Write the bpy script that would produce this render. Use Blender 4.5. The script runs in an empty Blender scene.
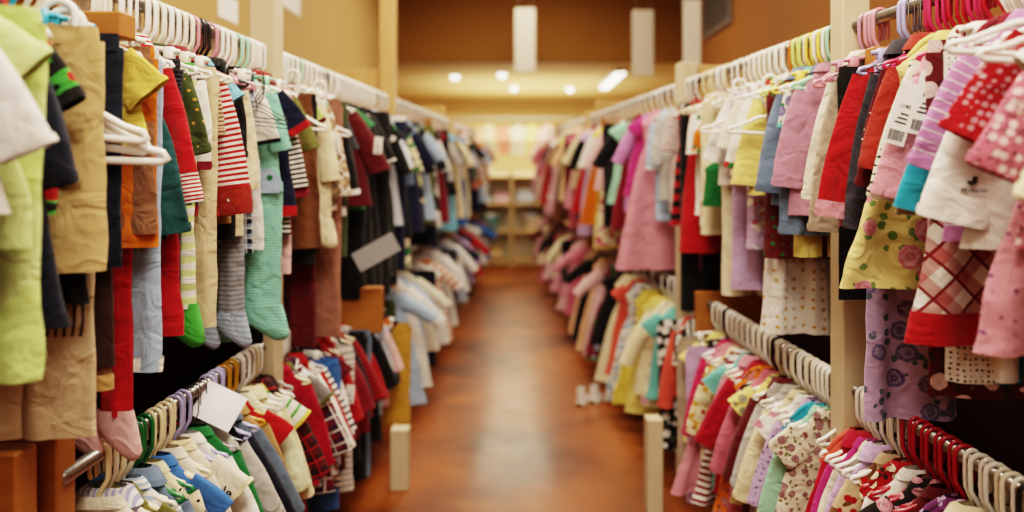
import bpy, math, random
from mathutils import Vector, Matrix, noise
PI = math.pi
rnd = random.Random(7)
sc = bpy.context.scene
COL = sc.collection

# ------------------------------------------------------------------ colours
def hx(s):
    c = [int(s[i:i+2], 16) / 255 for i in (0, 2, 4)]
    return tuple(((x / 12.92) if x <= .04045 else ((x + .055) / 1.055) ** 2.4) for x in c)
PAL = {k: hx(v) for k, v in dict(
    white='efe9e2', offwhite='e6dcc8', cream='e9d9b4', ivory='dfd2b4', palegrey='b9b4b0', grey='8a8582', charcoal='34313a',
    black='100e10', soft='1d191b', navy='161c38', ink='0f1426', denim='161e2e', jeans='66788f', blue='3f6dae', sky='7fbfd6',
    powder='a9bfd8', peri='aab2d8', slate='5d6b7d', leafy='6f8a4a', dusty='9c6c5a', straw='e2cd88', bloom='d2667a', teal='1f4a4c', turq='2d9ab4', mint='9ed3b8', green='23703c', kelly='4aa544',
    lime='c8dc82', pale_lime='d5e397', olive='6c6a34', moss='3f4a26', khaki='c3a672', tan='b08a58', beige='cdb290', sand='d8c39c',
    brown='6d4428', cocoa='8a5f45', dark='331d14', rust='a8532c', orange='d8701c', brick='9a2c20', gold='c8963c', yellow='e8cf62', pale='eadb9a',
    butter='e6d27e', red='aa141c', crimson='a50f2c', maroon='5a0f16', wine='7a1626', rose='c4667a', pink='d28a98', blush='e6b8b8',
    salmon='e89a86', peach='e8b890', mauve='bd879d', orchid='c382b6', lilac='c7a9cf', lav='a9a5cf', plum='6a2f66', magenta='b23474',
    hot='bf2c5a', purple='5b3f8a', mustard='c08a2c', chrome='8c8c90', aqua='6db8ae', coral='dd5b4a', stone='b3a08c', steel='9aa3b2').items()}

MATS = {}
def newmat(name):
    m = bpy.data.materials.new(name); m.use_nodes = True
    nt = m.node_tree; nt.nodes.clear()
    out = nt.nodes.new('ShaderNodeOutputMaterial'); b = nt.nodes.new('ShaderNodeBsdfPrincipled')
    nt.links.new(b.outputs[0], out.inputs[0])
    return m, nt, b
class NT:
    def __init__(s, nt): s.nt = nt
    def n(s, t, **kw):
        x = s.nt.nodes.new(t)
        for k, v in kw.items(): setattr(x, k, v)
        return x
    def set(s, inp, v):
        if hasattr(v, 'links') and not isinstance(v, (float, int, tuple)): s.nt.links.new(v, inp)
        else: inp.default_value = v
    def m(s, op, a, b=0.0, c=0.0):
        x = s.n('ShaderNodeMath', operation=op)
        s.set(x.inputs[0], a); s.set(x.inputs[1], b)
        if op in ('MULTIPLY_ADD', 'SMOOTH_MIN', 'COMPARE'): s.set(x.inputs[2], c)
        return x.outputs[0]
    def mix(s, f, a, b, mode='MIX'):
        x = s.n('ShaderNodeMix', data_type='RGBA', blend_type=mode)
        s.set(x.inputs[0], f)
        s.set(x.inputs[6], a if not isinstance(a, tuple) else (*a[:3], 1)); s.set(x.inputs[7], b if not isinstance(b, tuple) else (*b[:3], 1))
        return x.outputs[2]
    def noise(s, vec, scale, detail=2, dist=0.0):
        x = s.n('ShaderNodeTexNoise'); s.set(x.inputs['Vector'], vec)
        x.inputs['Scale'].default_value = scale; x.inputs['Detail'].default_value = detail; x.inputs['Distortion'].default_value = dist
        return x
    def vor(s, vec, scale, rand=1.0):
        x = s.n('ShaderNodeTexVoronoi'); s.set(x.inputs['Vector'], vec); x.inputs['Scale'].default_value = scale
        x.inputs['Randomness'].default_value = rand
        return x
    def vadd(s, a, off):
        x = s.n('ShaderNodeVectorMath', operation='ADD'); s.set(x.inputs[0], a); x.inputs[1].default_value = off
        return x.outputs[0]

def cloth(spec):
    """procedural fabric; spec = pattern:colours,...  ; pattern runs in the cloth's own metric UVs"""
    if spec in MATS: return MATS[spec]
    m, nt, b = newmat('fabric_' + spec.replace(':', '_').replace(',', '_')); t = NT(nt)
    kind, rest = spec.split(':'); a = rest.split(',')
    C = [PAL[x] for x in a if x in PAL]; N = [float(x) for x in a if x not in PAL]
    uv = t.n('ShaderNodeUVMap').outputs[0]
    sep = t.n('ShaderNodeSeparateXYZ'); t.set(sep.inputs[0], uv); u, v = sep.outputs[0], sep.outputs[1]
    def stripe(coord, per, frac): return t.m('LESS_THAN', t.m('FRACT', t.m('MULTIPLY', coord, 1000 / per)), frac)
    if kind == 's': col = t.mix(0.0, C[0], C[0])
    elif kind == 'k':
        nz = t.noise(uv, 9, 3); col = t.mix(nz.outputs[0], tuple(x * .45 for x in C[0]), tuple(min(1, x * 1.6) for x in C[0]))
    elif kind == 'h': col = t.mix(stripe(v, N[0], N[1] if len(N) > 1 else .5), C[0], C[1])
    elif kind == 'v': col = t.mix(stripe(u, N[0], N[1] if len(N) > 1 else .5), C[0], C[1])
    elif kind == 'd':
        vo = t.vor(uv, 1000 / N[0], .25); col = t.mix(t.m('LESS_THAN', vo.outputs['Distance'], N[1] if len(N) > 1 else .25), C[0], C[1])
    elif kind == 'p':
        r = t.n('ShaderNodeVectorRotate', rotation_type='Z_AXIS'); t.set(r.inputs['Vector'], uv); r.inputs['Angle'].default_value = N[1] if len(N) > 1 else 0
        sp = t.n('ShaderNodeSeparateXYZ'); t.set(sp.inputs[0], r.outputs[0])
        x = t.mix(t.m('MULTIPLY', stripe(sp.outputs[0], N[0], .4), .6), C[0], C[1]); x = t.mix(t.m('MULTIPLY', stripe(sp.outputs[1], N[0], .4), .6), x, C[1])
        x = t.mix(stripe(t.m('ADD', sp.outputs[0], N[0] * .0006), N[0], .1), x, C[2]); col = t.mix(stripe(t.m('ADD', sp.outputs[1], N[0] * .0006), N[0], .1), x, C[2])
    elif kind == 'f':     # blooms with leaves: base, bloom, leaf, scale mm
        S = 1000 / N[0]
        wob = t.noise(uv, S * 6, 3); wv = t.n('ShaderNodeVectorMath', operation='MULTIPLY_ADD')
        t.set(wv.inputs[0], wob.outputs['Color']); wv.inputs[1].default_value = (.12 / S,) * 3; t.set(wv.inputs[2], uv)
        v2 = t.vor(t.vadd(wv.outputs[0], (.42 / S, .31 / S, 0)), S * 2.1, 1)
        leaf = t.m('LESS_THAN', v2.outputs['Distance'], .3)
        col = t.mix(leaf, C[0], C[2])
        v1 = t.vor(wv.outputs[0], S, .55)
        ring = t.m('FRACT', t.m('MULTIPLY', t.m('ADD', v1.outputs['Distance'], t.m('MULTIPLY', wob.outputs[0], .28)), 5.0))
        bloom = t.mix(t.m('MULTIPLY', ring, .75), C[1], tuple(min(1, x * .5 + .45) for x in C[1]))
        col = t.mix(t.m('LESS_THAN', v1.outputs['Distance'], .38), col, bloom)
    elif kind == 'b':     # blotchy print: base, c2, c3, scale mm
        S = 1000 / N[0]
        n1 = t.noise(uv, S, 1, .6); v1 = t.vor(uv, S * 1.2, 1)
        col = t.mix(t.m('GREATER_THAN', n1.outputs[0], .56), C[0], C[1])
        col = t.mix(t.m('LESS_THAN', v1.outputs['Distance'], .28), col, C[2] if len(C) > 2 else C[1])
    elif kind == 'z':     # zebra
        w = t.n('ShaderNodeTexWave'); t.set(w.inputs['Vector'], uv); w.inputs['Scale'].default_value = 12; w.inputs['Distortion'].default_value = 9; w.inputs['Detail'].default_value = 1
        col = t.mix(t.m('GREATER_THAN', w.outputs[0], .5), C[0], C[1])
    big = t.noise(uv, 6, 3)
    shade = t.m('MULTIPLY_ADD', big.outputs[0], .36, .82)
    sh = t.n('ShaderNodeCombineColor'); [t.set(sh.inputs[i], shade) for i in range(3)]
    col = t.mix(1.0, col, sh.outputs[0], 'MULTIPLY')
    t.set(b.inputs['Base Color'], col)
    b.inputs['Roughness'].default_value = .86; b.inputs['Specular IOR Level'].default_value = .22
    b.inputs['Sheen Weight'].default_value = .12; b.inputs['Sheen Roughness'].default_value = .5
    fine = t.noise(uv, 700, 1); wr = t.noise(uv, 17, 2, 1.1)
    h = t.m('MULTIPLY_ADD', wr.outputs[0], 6.0, fine.outputs[0])
    bp = t.n('ShaderNodeBump'); bp.inputs['Strength'].default_value = .8; bp.inputs['Distance'].default_value = .0045
    t.set(bp.inputs['Height'], h); t.set(b.inputs['Normal'], bp.outputs[0])
    MATS[spec] = m
    return m
def plain(name, col, rough=.5, metal=0.0, emit=0.0, coat=0.0):
    if name in MATS: return MATS[name]
    m, nt, b = newmat(name); c = PAL.get(col, col)
    t = NT(nt); tc = t.n('ShaderNodeTexCoord').outputs['Object']; nz = t.noise(tc, 40, 2)
    t.set(b.inputs['Base Color'], t.mix(nz.outputs[0], tuple(x * .9 for x in c), tuple(min(1, x * 1.06) for x in c)))
    b.inputs['Roughness'].default_value = rough; b.inputs['Metallic'].default_value = metal; b.inputs['Coat Weight'].default_value = coat
    if emit: b.inputs['Emission Color'].default_value = (*c, 1); b.inputs['Emission Strength'].default_value = emit
    MATS[name] = m
    return m
def wood(name, c1, c2, scale=(2, 2, 14), rough=.5):
    if name in MATS: return MATS[name]
    m, nt, b = newmat(name); t = NT(nt)
    tc = t.n('ShaderNodeTexCoord').outputs['Object']; mp = t.n('ShaderNodeMapping'); t.set(mp.inputs[0], tc); mp.inputs['Scale'].default_value = scale
    n1 = t.noise(mp.outputs[0], 5, 4, 1.2); n2 = t.noise(mp.outputs[0], 1.1, 2)
    col = t.mix(n1.outputs[0], c1, c2); col = t.mix(t.m('MULTIPLY', n2.outputs[0], .35), col, tuple(x * .6 for x in c1))
    t.set(b.inputs['Base Color'], col); b.inputs['Roughness'].default_value = rough
    bp = t.n('ShaderNodeBump'); bp.inputs['Strength'].default_value = .2; bp.inputs['Distance'].default_value = .003
    t.set(bp.inputs['Height'], n1.outputs[0]); t.set(b.inputs['Normal'], bp.outputs[0])
    MATS[name] = m
    return m
def paint(name, c1, c2, scale=.8, rough=.8):
    if name in MATS: return MATS[name]
    m, nt, b = newmat(name); t = NT(nt)
    tc = t.n('ShaderNodeTexCoord').outputs['Object']; n1 = t.noise(tc, scale, 3); n2 = t.noise(tc, 60, 2)
    t.set(b.inputs['Base Color'], t.mix(n1.outputs[0], c1, c2)); b.inputs['Roughness'].default_value = rough
    bp = t.n('ShaderNodeBump'); bp.inputs['Strength'].default_value = .12; bp.inputs['Distance'].default_value = .004
    t.set(bp.inputs['Height'], n2.outputs[0]); t.set(b.inputs['Normal'], bp.outputs[0])
    MATS[name] = m
    return m

# ------------------------------------------------------------------ mesh helpers
class MB:
    def __init__(s): s.v = []; s.f = []; s.uv = []
    def add(s, vs, fs, uvs=None):
        o = len(s.v); s.v += [tuple(p) for p in vs]; s.uv += (uvs if uvs else [(p[0], p[2]) for p in vs])
        s.f += [tuple(i + o for i in f) for f in fs]
        return s
    def box(s, x0, x1, y0, y1, z0, z1, bev=0.0):
        if bev <= 0:
            s.add([(x0, y0, z0), (x1, y0, z0), (x1, y1, z0), (x0, y1, z0), (x0, y0, z1), (x1, y0, z1), (x1, y1, z1), (x0, y1, z1)],
                  [(3, 2, 1, 0), (4, 5, 6, 7), (0, 1, 5, 4), (1, 2, 6, 5), (2, 3, 7, 6), (3, 0, 4, 7)])
            return s
        b = bev; vs = []; fs = []
        def ring(z, i): return [(x0 + i + b, y0 + i, z), (x1 - i - b, y0 + i, z), (x1 - i, y0 + i + b, z), (x1 - i, y1 - i - b, z), (x1 - i - b, y1 - i, z), (x0 + i + b, y1 - i, z), (x0 + i, y1 - i - b, z), (x0 + i, y0 + i + b, z)]
        for z, i in ((z0, b), (z0 + b, 0), (z1 - b, 0), (z1, b)): vs += ring(z, i)
        for k in range(3):
            for i in range(8): fs.append((k * 8 + i, k * 8 + (i + 1) % 8, k * 8 + 8 + (i + 1) % 8, k * 8 + 8 + i))
        fs.append(tuple(range(7, -1, -1))); fs.append(tuple(range(24, 32)))
        return s.add(vs, fs)
    def pipe(s, pts, r, n=8, closed=False):
        pts = [Vector(p) for p in pts]; m = len(pts); vs = []; fs = []; prev = None
        for i, p in enumerate(pts):
            if closed: d = pts[(i + 1) % m] - pts[i - 1]
            else: d = pts[min(i + 1, m - 1)] - pts[max(i - 1, 0)]
            d.normalize()
            a = prev if prev is not None else (Vector((0, 1, 0)) if abs(d.y) < .9 else Vector((1, 0, 0)))
            a = (a - d * a.dot(d)).normalized(); prev = a; c = d.cross(a)
            rr = r[i] if isinstance(r, (list, tuple)) else r
            for k in range(n):
                th = 2 * PI * k / n; vs.append(p + a * (rr * math.cos(th)) + c * (rr * math.sin(th)))
        for i in range(m if closed else m - 1):
            for k in range(n):
                j = (i + 1) % m; fs.append((i * n + k, i * n + (k + 1) % n, j * n + (k + 1) % n, j * n + k))
        if not closed: fs.append(tuple(range(n - 1, -1, -1))); fs.append(tuple((m - 1) * n + k for k in range(n)))
        return s.add(vs, fs)
    def lathe(s, prof, n=16, c=(0, 0, 0)):
        vs = []; fs = []
        for r, z in prof:
            for k in range(n): vs.append((c[0] + r * math.cos(2 * PI * k / n), c[1] + r * math.sin(2 * PI * k / n), c[2] + z))
        for i in range(len(prof) - 1):
            for k in range(n): fs.append((i * n + k, i * n + (k + 1) % n, i * n + n + (k + 1) % n, i * n + n + k))
        fs.append(tuple(range(n - 1, -1, -1))); fs.append(tuple((len(prof) - 1) * n + k for k in range(n)))
        return s.add(vs, fs)
    def mesh(s, name, mat, smooth=True):
        me = bpy.data.meshes.new(name); me.from_pydata(s.v, [], s.f)
        uvl = me.uv_layers.new(name='UVMap'); li = [0] * len(me.loops); me.loops.foreach_get('vertex_index', li)
        flat = []
        for i in li: flat += s.uv[i]
        uvl.data.foreach_set('uv', flat)
        if smooth: me.polygons.foreach_set('use_smooth', [True] * len(me.polygons))
        me.materials.append(mat); me.update()
        return me
    def build(s, name, mat, parent=None, smooth=True, loc=(0, 0, 0)):
        o = bpy.data.objects.new(name, s.mesh(name, mat, smooth)); COL.objects.link(o); o.location = loc
        if parent: o.parent = parent
        return o
LABELS = {}
def tag(o, label=None, cat=None, group=None, kind=None):
    if label:
        n = len(label.replace(',', ' ').split())
        if not 4 <= n <= 16: print('LABEL LENGTH', n, label)
        if label in LABELS and group is None: print('DUP LABEL', label)
        LABELS[label] = 1
        o['label'] = label
    if cat: o['category'] = cat
    if group: o['group'] = group
    if kind: o['kind'] = kind
    return o
def empty(name, loc=(0, 0, 0), rz=0.0):
    o = bpy.data.objects.new(name, None); o.empty_display_size = .05; COL.objects.link(o); o.location = loc; o.rotation_euler = (0, 0, rz)
    return o
def text_mesh(body, size, mat, name, parent, loc, rot, align='CENTER', squash=1.0):
    cu = bpy.data.curves.new(name, 'FONT'); cu.body = body; cu.size = size; cu.align_x = align; cu.align_y = 'CENTER'; cu.extrude = .0003; cu.offset = size * .012
    tmp = bpy.data.objects.new('tmp_text', cu); COL.objects.link(tmp)
    me = bpy.data.meshes.new_from_object(tmp.evaluated_get(bpy.context.evaluated_depsgraph_get()))
    bpy.data.objects.remove(tmp)
    me.materials.clear(); me.materials.append(mat)
    o = bpy.data.objects.new(name, me); COL.objects.link(o); o.parent = parent; o.location = loc; o.rotation_euler = rot; o.scale = (squash, 1, 1)
    return o

# ------------------------------------------------------------------ dimensions (metres); camera at x=0,y=0 looking +y
EYE, RX = 1.57, .92
ZU, ZL, RR = 1.945, .925, .016
FPX, CX, CY = 800.0, 525.0, 160.0
Y_END = 11.2
SLOPE = {'L': .03, 'R': .07}; D0 = 2.3      # the two racks draw together towards the far end
def rail_x(side, d): return RX - SLOPE[side] * (d - D0)
def rail_turn(side): return -math.atan(SLOPE['L']) if side == 'L' else math.atan(SLOPE['R'])

# ------------------------------------------------------------------ garment shapes (local: +x towards the aisle, z down from the rail)
def tube(rows, n, amp=0, k=4, ph=0, seed=0, wr=.004, cap=False, M=None):
    """rows: (centre x, centre z, width-dir angle, half width, half thickness, v, fold weight, centre y)"""
    mb = M or MB(); vs = []; uv = []; fs = []
    for (cx, cz, wa, a, b, v, f, cy) in rows:
        ca, sa = math.cos(wa), math.sin(wa)
        for i in range(n):
            th = 2 * PI * i / n; c, s = math.cos(th), math.sin(th)
            X = math.copysign(abs(c) ** .8, c); Y = math.copysign(abs(s) ** .85, s)
            u = a * X
            sheet = f * amp * (math.sin(k * X + ph + v * 2) + .45 * math.sin(k * 2.3 * X + ph * 2.1 - v * 3))
            px, pz = cx + ca * u, cz + sa * u
            nz = noise.noise(Vector((px * 13 + seed * 3.1, Y * .6 + seed, pz * 11)))
            nz2 = noise.noise(Vector((px * 30 + seed, Y + seed * 2.7, pz * 24)))
            y = cy + b * Y + sheet + wr * (nz * 1.3 + nz2 * .5)
            w = 1 + .05 * nz * (f + .3)
            vs.append((cx + ca * u * w, y, cz + sa * u * w)); uv.append((u + seed * .37, v + seed * .11))
    m = len(rows)
    for j in range(m - 1):
        for i in range(n): fs.append((j * n + i, j * n + (i + 1) % n, j * n + n + (i + 1) % n, j * n + n + i))
    if cap: fs.append(tuple((m - 1) * n + i for i in range(n)))
    return mb.add(vs, fs, uv)
ZC = -.102   # collar height below the rail
def lerp(a, b, t): return a + (b - a) * t
SD = .066
def torso_rows(hw, L, th, flare, nr, neck=.045):
    rows = []; v = 0
    for t in (0, .12, .3, .5, .7, .86, 1):
        a = lerp(neck, hw, t); z = ZC - SD * t ** 1.15
        rows.append((0, z, 0, a, lerp(.012, th, t ** .5), a * .7, .05 * t, 0))
    for j in range(1, nr + 1):
        t = j / nr; z = ZC - SD - (L - SD) * t
        a = hw * (1 - .03 * math.sin(min(1, t * 2.2) * PI)) * lerp(1, flare, t ** .8)
        rows.append((0, z, 0, a, th * (1 + .25 * t), hw * .7 + (L - SD) * t, t ** .8, 0))
    return rows
def sleeve_rows(s, hw, ls, sw, th, nr, a0, a1, cw, fs):
    rows = []; x = s * (hw - .03); z = ZC - .082; v = 0; st = ls / nr
    for j in range(nr + 1):
        t = j / nr; ang = lerp(a0, a1, t)
        rows.append((x, z, s * ang * .9, lerp(sw, cw, t ** .8), th * (.95 - .12 * t), v, .5 * t + .12, fs * .010 * t))
        x += s * math.sin(ang) * st; z -= math.cos(ang) * st; v += st
    return rows
def patch(x0, x1, z0, z1, y, M=None, bulge=.004, nx=8, nz=6):
    mb = M or MB(); vs = []; uv = []; fs = []
    for j in range(nz + 1):
        for i in range(nx + 1):
            X = lerp(x0, x1, i / nx); Z = lerp(z0, z1, j / nz)
            e = math.sin(PI * i / nx) * math.sin(PI * j / nz)
            vs.append((X, y * (1 + 0) + math.copysign(bulge * e, y), Z)); uv.append((X, Z))
    for j in range(nz):
        for i in range(nx): a = j * (nx + 1) + i; fs.append((a, a + 1, a + nx + 2, a + nx + 1))
    return mb.add(vs, fs, uv)

KINDNAME = dict(tee='t_shirt', long='long_sleeved_shirt', card='cardigan', hood='hooded_sweatshirt', jacket='jacket', vest='sleeveless_shirt',
                dress='dress', ldress='long_sleeved_dress', skirt='skirt', pants='trousers', shorts='shorts', tights='tights', sleeper='footed_sleeper')
KINDCAT = dict(tee='t-shirt', long='shirt', card='cardigan', hood='sweatshirt', jacket='jacket', vest='shirt', dress='dress', ldress='dress',
               skirt='skirt', pants='trousers', shorts='shorts', tights='tights', sleeper='sleepsuit')
SLEEVED = {'tee': 0, 'long': 1, 'card': 1, 'hood': 1, 'jacket': 1, 'ldress': 1, 'sleeper': 1}
def build_garment(kind, root, R, ls, L, th, main, trim, fs, near, seed, opt):
    """R reach towards aisle, ls sleeve length, L length below collar; fs = front side sign in y"""
    n = 26 if near else 14; nr = 12 if near else 6
    M = cloth(main); T = cloth(trim or main); ph = rnd.random() * 6.28
    body2 = cloth(opt['body']) if 'body' in opt else M
    def out(mb, name, mat, par=root): return mb.build(name, mat, par)
    wr = .006 if near else .004; wr = min(wr, th * .42)
    if kind in ('tee', 'long', 'card', 'hood', 'jacket', 'vest', 'sleeper', 'dress', 'ldress'):
        longs = SLEEVED.get(kind, 0)
        if kind in SLEEVED and ls > 0:
            cw = .036 if longs else .05
            if 'cw' in opt: cw = opt['cw']
            hw = min(.115, max(.085, R * .56)); sw = .056 if longs else .058
            if kind == 'sleeper': hw = .105
            am = math.asin(max(.06, min(.86, (R - cw * .75 - hw + .03) / ls)))
            a0, a1 = am + .16, max(.02, am - .12)
        else:
            ls = 0; hw = min(.2, max(.08, R))
        if kind in ('dress', 'ldress'):
            if ls == 0: hw = min(.13, max(.085, R * .62))
            Lb = min(.2, L * .36); Ls = L - Lb
            out(tube(torso_rows(hw, Lb, th, .88, max(4, nr // 2)), n, .006, 3, ph, seed, wr), 'bodice', cloth(opt['bod']) if 'bod' in opt else M)
            rows = []; ns = nr + 2; hem = max(hw * 1.05, min(.27, R - .01))
            for j in range(ns + 1):
                t = j / ns
                rows.append((0, ZC - Lb + .012 - (Ls + .012) * t, 0, lerp(hw * .87, hem, t ** .75), th * (1 + .7 * t), t * Ls, min(1, t * 1.6 + .15), 0))
            out(tube(rows, int(n * 1.8), min(.02, th * .9 + .004), opt.get('k', 9), ph, seed + 1, wr), 'skirt', body2)
            if 'hemband' in opt:
                rows = [(r[0], r[1] - .002, 0, r[3] + .003, r[4] + .003, r[5], r[6], 0) for r in rows[-3:]]
                out(tube(rows, int(n * 1.8), min(.02, th * .9 + .004), opt.get('k', 9), ph, seed + 1, wr), 'hem_band', cloth(opt['hemband']))
            if ls == 0:
                for s in (-1, 1): out(MB().pipe([(s * .05, 0, ZC + .004), (s * .075, 0, ZC - .012), (s * hw * .8, 0, ZC - .045)], .007, 6), 'strap', T)
        elif kind == 'sleeper':
            L = L - .07; Lt = L * .5
            RB = max(hw, R * .93); out(tube(torso_rows(hw, Lt, th, RB / hw, nr), n, .006, 3, ph, seed, wr), 'body', M)
            for s in (-1, 1):
                rows = []; Lg = L - Lt
                for j in range(nr + 1):
                    t = j / nr; rows.append((s * RB * (.5 + .06 * t), ZC - Lt + .03 - (Lg + .03) * t, 0, RB * lerp(.5, .4, t), th * 1.05, Lt + Lg * t, .3, s * .004))
                out(tube(rows, n, .004, 3, ph + s, seed + 2, wr), 'leg', M)
                foot(root, rows[-1], s, T, seed)
        else:
            fl = opt.get('fl', max(1.04 if kind != 'jacket' else 1.1, R * (.8 if kind != 'vest' else .98) / hw) if ls > 0 else 1.04)
            trs = torso_rows(hw, L, th, fl, nr)
            out(tube(trs, n, min(.011, th * .5 + .002), opt.get('k', 4), ph, seed, wr), 'body', body2)
            if kind in ('long', 'hood', 'jacket') and near and trim:
                rows = [(r[0], r[1] - .003, 0, r[3] + .002, r[4] + .002, r[5], r[6], 0) for r in trs[-2:]]
                out(tube(rows, n, min(.011, th * .5 + .002), opt.get('k', 4), ph, seed, wr), 'hem_band', T)
            if kind in ('card', 'jacket'):
                out(patch(-.012, .012, ZC - .02, ZC - L, fs * (th + .006), nz=nr), 'button_placket', T)
                if near:
                    for j in range(5):
                        z = ZC - .04 - (L - .06) * j / 4.5
                        mb = MB(); mb.pipe([(0, fs * (th + .009), z), (0, fs * (th + .0125), z)], .0055, 8); out(mb, 'button', plain('button_pale', 'offwhite', .35))
        if ls > 0:
            for s in (1, -1):
                rows = sleeve_rows(s, hw, ls, sw, th, nr if longs else max(4, nr // 2), a0, a1, cw, fs)
                so = out(tube(rows, n if near else 10, .006, 3, ph + s, seed + 3 + s, wr * 1.2), 'sleeve', M)
                if trim or longs:
                    lr = rows[-1]; lp = rows[-2]; dx, dz = lr[0] - lp[0], lr[1] - lp[1]; q = math.hypot(dx, dz) or 1; cl = opt.get('cl', .022 if longs else .012)
                    cr = []
                    for j in range(4):
                        t = j / 3 * cl - cl * .55
                        cr.append((lr[0] + dx / q * t, lr[1] + dz / q * t, lr[2], lr[3] + .0035 - (.004 if longs and j == 3 else 0), lr[4] + .003, t, .6, lr[7]))
                    out(tube(cr, n if near else 10, .006, 3, ph + s, seed + 3 + s, wr), 'cuff', T, so)
        if near and kind != 'vest':
            rows = [(0, ZC + .013, 0, .043, .016, 0, 0, 0), (0, ZC + .005, 0, .052, .02, .01, 0, 0), (0, ZC - .012, 0, .064, .023, .03, 0, 0)]
            if kind in ('card', 'jacket') or 'collar' in opt:
                rows = [(0, ZC + .02, 0, .045, .018, 0, 0, 0), (0, ZC + .016, 0, .06, .027, .02, 0, 0), (0, ZC - .02, 0, .082, .034, .05, 0, 0)]
            out(tube(rows, 18, 0, 3, ph, seed, .001), 'collar', T)
        if kind == 'hood':
            rows = []
            for j in range(7):
                t = j / 6; rows.append((0, ZC + .012 - .11 * t, 0, .075 + .03 * math.sin(PI * t) - .05 * t ** 3, .03 * (1 - .5 * t), t * .12, .3, -fs * (.02 + .012 * t)))
            out(tube(rows, 16, .006, 3, ph, seed, .004, True), 'hood', M)
    elif kind in ('pants', 'shorts', 'tights'):
        hw = min(opt.get('maxhw', .2), max(.05, R - .015)); z0 = ZC - .03
        rows = [(0, z0 - .034 * j / 3, 0, hw * .94 + .002 * (j in (1, 2)), th + .003, j * .01, .15, 0) for j in range(4)]
        out(tube(rows, n, .005, 5, ph, seed, .002), 'waistband', T)
        if kind != 'tights' and near:
            for x in (-.5, .1, .55):
                out(patch(x * hw - .005, x * hw + .005, z0 + .002, z0 - .038, fs * (th + .0085), bulge=.001, nx=2, nz=3), 'belt_loop', T)
        for s in (-1, 1):
            lr = []; La = L - .06 - (.09 if kind == 'tights' else 0); nn = nr + 3
            sp = opt.get('spread', .06)
            for j in range(nn + 1):
                t = j / nn; h = 1 if t < .3 else 1
                wid = lerp(.53, opt.get('taper', .44), min(1, t * 1.4)) * hw
                lr.append((s * (hw * .46 + sp * hw * t), z0 - .026 - La * t, 0, wid, th * (1.15 - .1 * t), .03 + La * t, .15 + .75 * t, s * .003))
            lg = out(tube(lr, n, min(.009, th * .6), 3, ph + s, seed + s, wr * 1.2), 'leg', body2)
            if kind == 'tights': foot(root, lr[-1], s, T, seed)
            elif near and (trim or 'cuffed' in opt):
                b = lr[-1]; cl = opt.get('cl', .03)
                cr = [(b[0], b[1] - t, 0, b[3] + .003, b[4] + .003, t, .9, b[7]) for t in (-cl, -cl * .5, .001)]
                out(tube(cr, n, min(.009, th * .6), 3, ph + s, seed + s, wr * 1.2), 'hem_cuff', T, lg)
            if 'cargo' in opt:
                zc = z0 - La * .42
                pk = out(patch(s * hw * .48 - hw * .3, s * hw * .48 + hw * .36, zc, zc - .11, fs * (th * 1.15 + .006), bulge=.01), 'pocket', body2)
                out(patch(s * hw * .48 - hw * .32, s * hw * .48 + hw * .38, zc + .012, zc - .03, fs * (th * 1.15 + .012), bulge=.005), 'pocket_flap', body2, pk)
    elif kind == 'skirt':
        z0 = ZC - .03; w0 = min(.13, R * .75); hem = max(.08, R)
        rows = [(0, z0 - .03 * j / 3, 0, w0 + .002, th + .003, j * .01, .1, 0) for j in range(4)]
        out(tube(rows, n, .004, 5, ph, seed, .001), 'waistband', T)
        rows = []; ns = nr + 2
        for j in range(ns + 1):
            t = j / ns; rows.append((0, z0 - .02 - (L - .05) * t, 0, lerp(w0, hem, t ** .8), th * (1 + .8 * t), (L - .05) * t, min(1, t * 1.4 + .1), 0))
        out(tube(rows, int(n * 1.8), min(.022, th + .005), opt.get('k', 9), ph, seed, wr), 'skirt_panel', M)
        if 'fringe' in opt:
            for j in range(18):
                x = lerp(-hem, hem, (j + .5) / 18) * .97; zb = z0 - .03 - (L - .05)
                MB().pipe([(x, 0, zb + .02), (x + .003, fs * .006, zb - .02), (x - .002, fs * .004, zb - .05)], .0028, 5).build('fringe_strand', T, root)
def foot(root, b, s, mat, seed):
    x, z, w, th = b[0], b[1], b[3], b[4]
    rows = []
    for j in range(8):
        t = j / 7; ang = t * 1.0
        rows.append((x + .055 * (1 - math.cos(ang)) * 1.2, z + .012 - .105 * t, -ang * .5, w * (1.08 + .22 * math.sin(PI * t)) * (1 if t < .8 else (1 - (t - .8) * 3.4)), th * 1.35 * (1 if t < .8 else 1 - (t - .8) * 3), t * .1, .2, 0))
    tube(rows, 18, .003, 3, 0, seed, .004, True).build('foot', mat, root)

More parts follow.
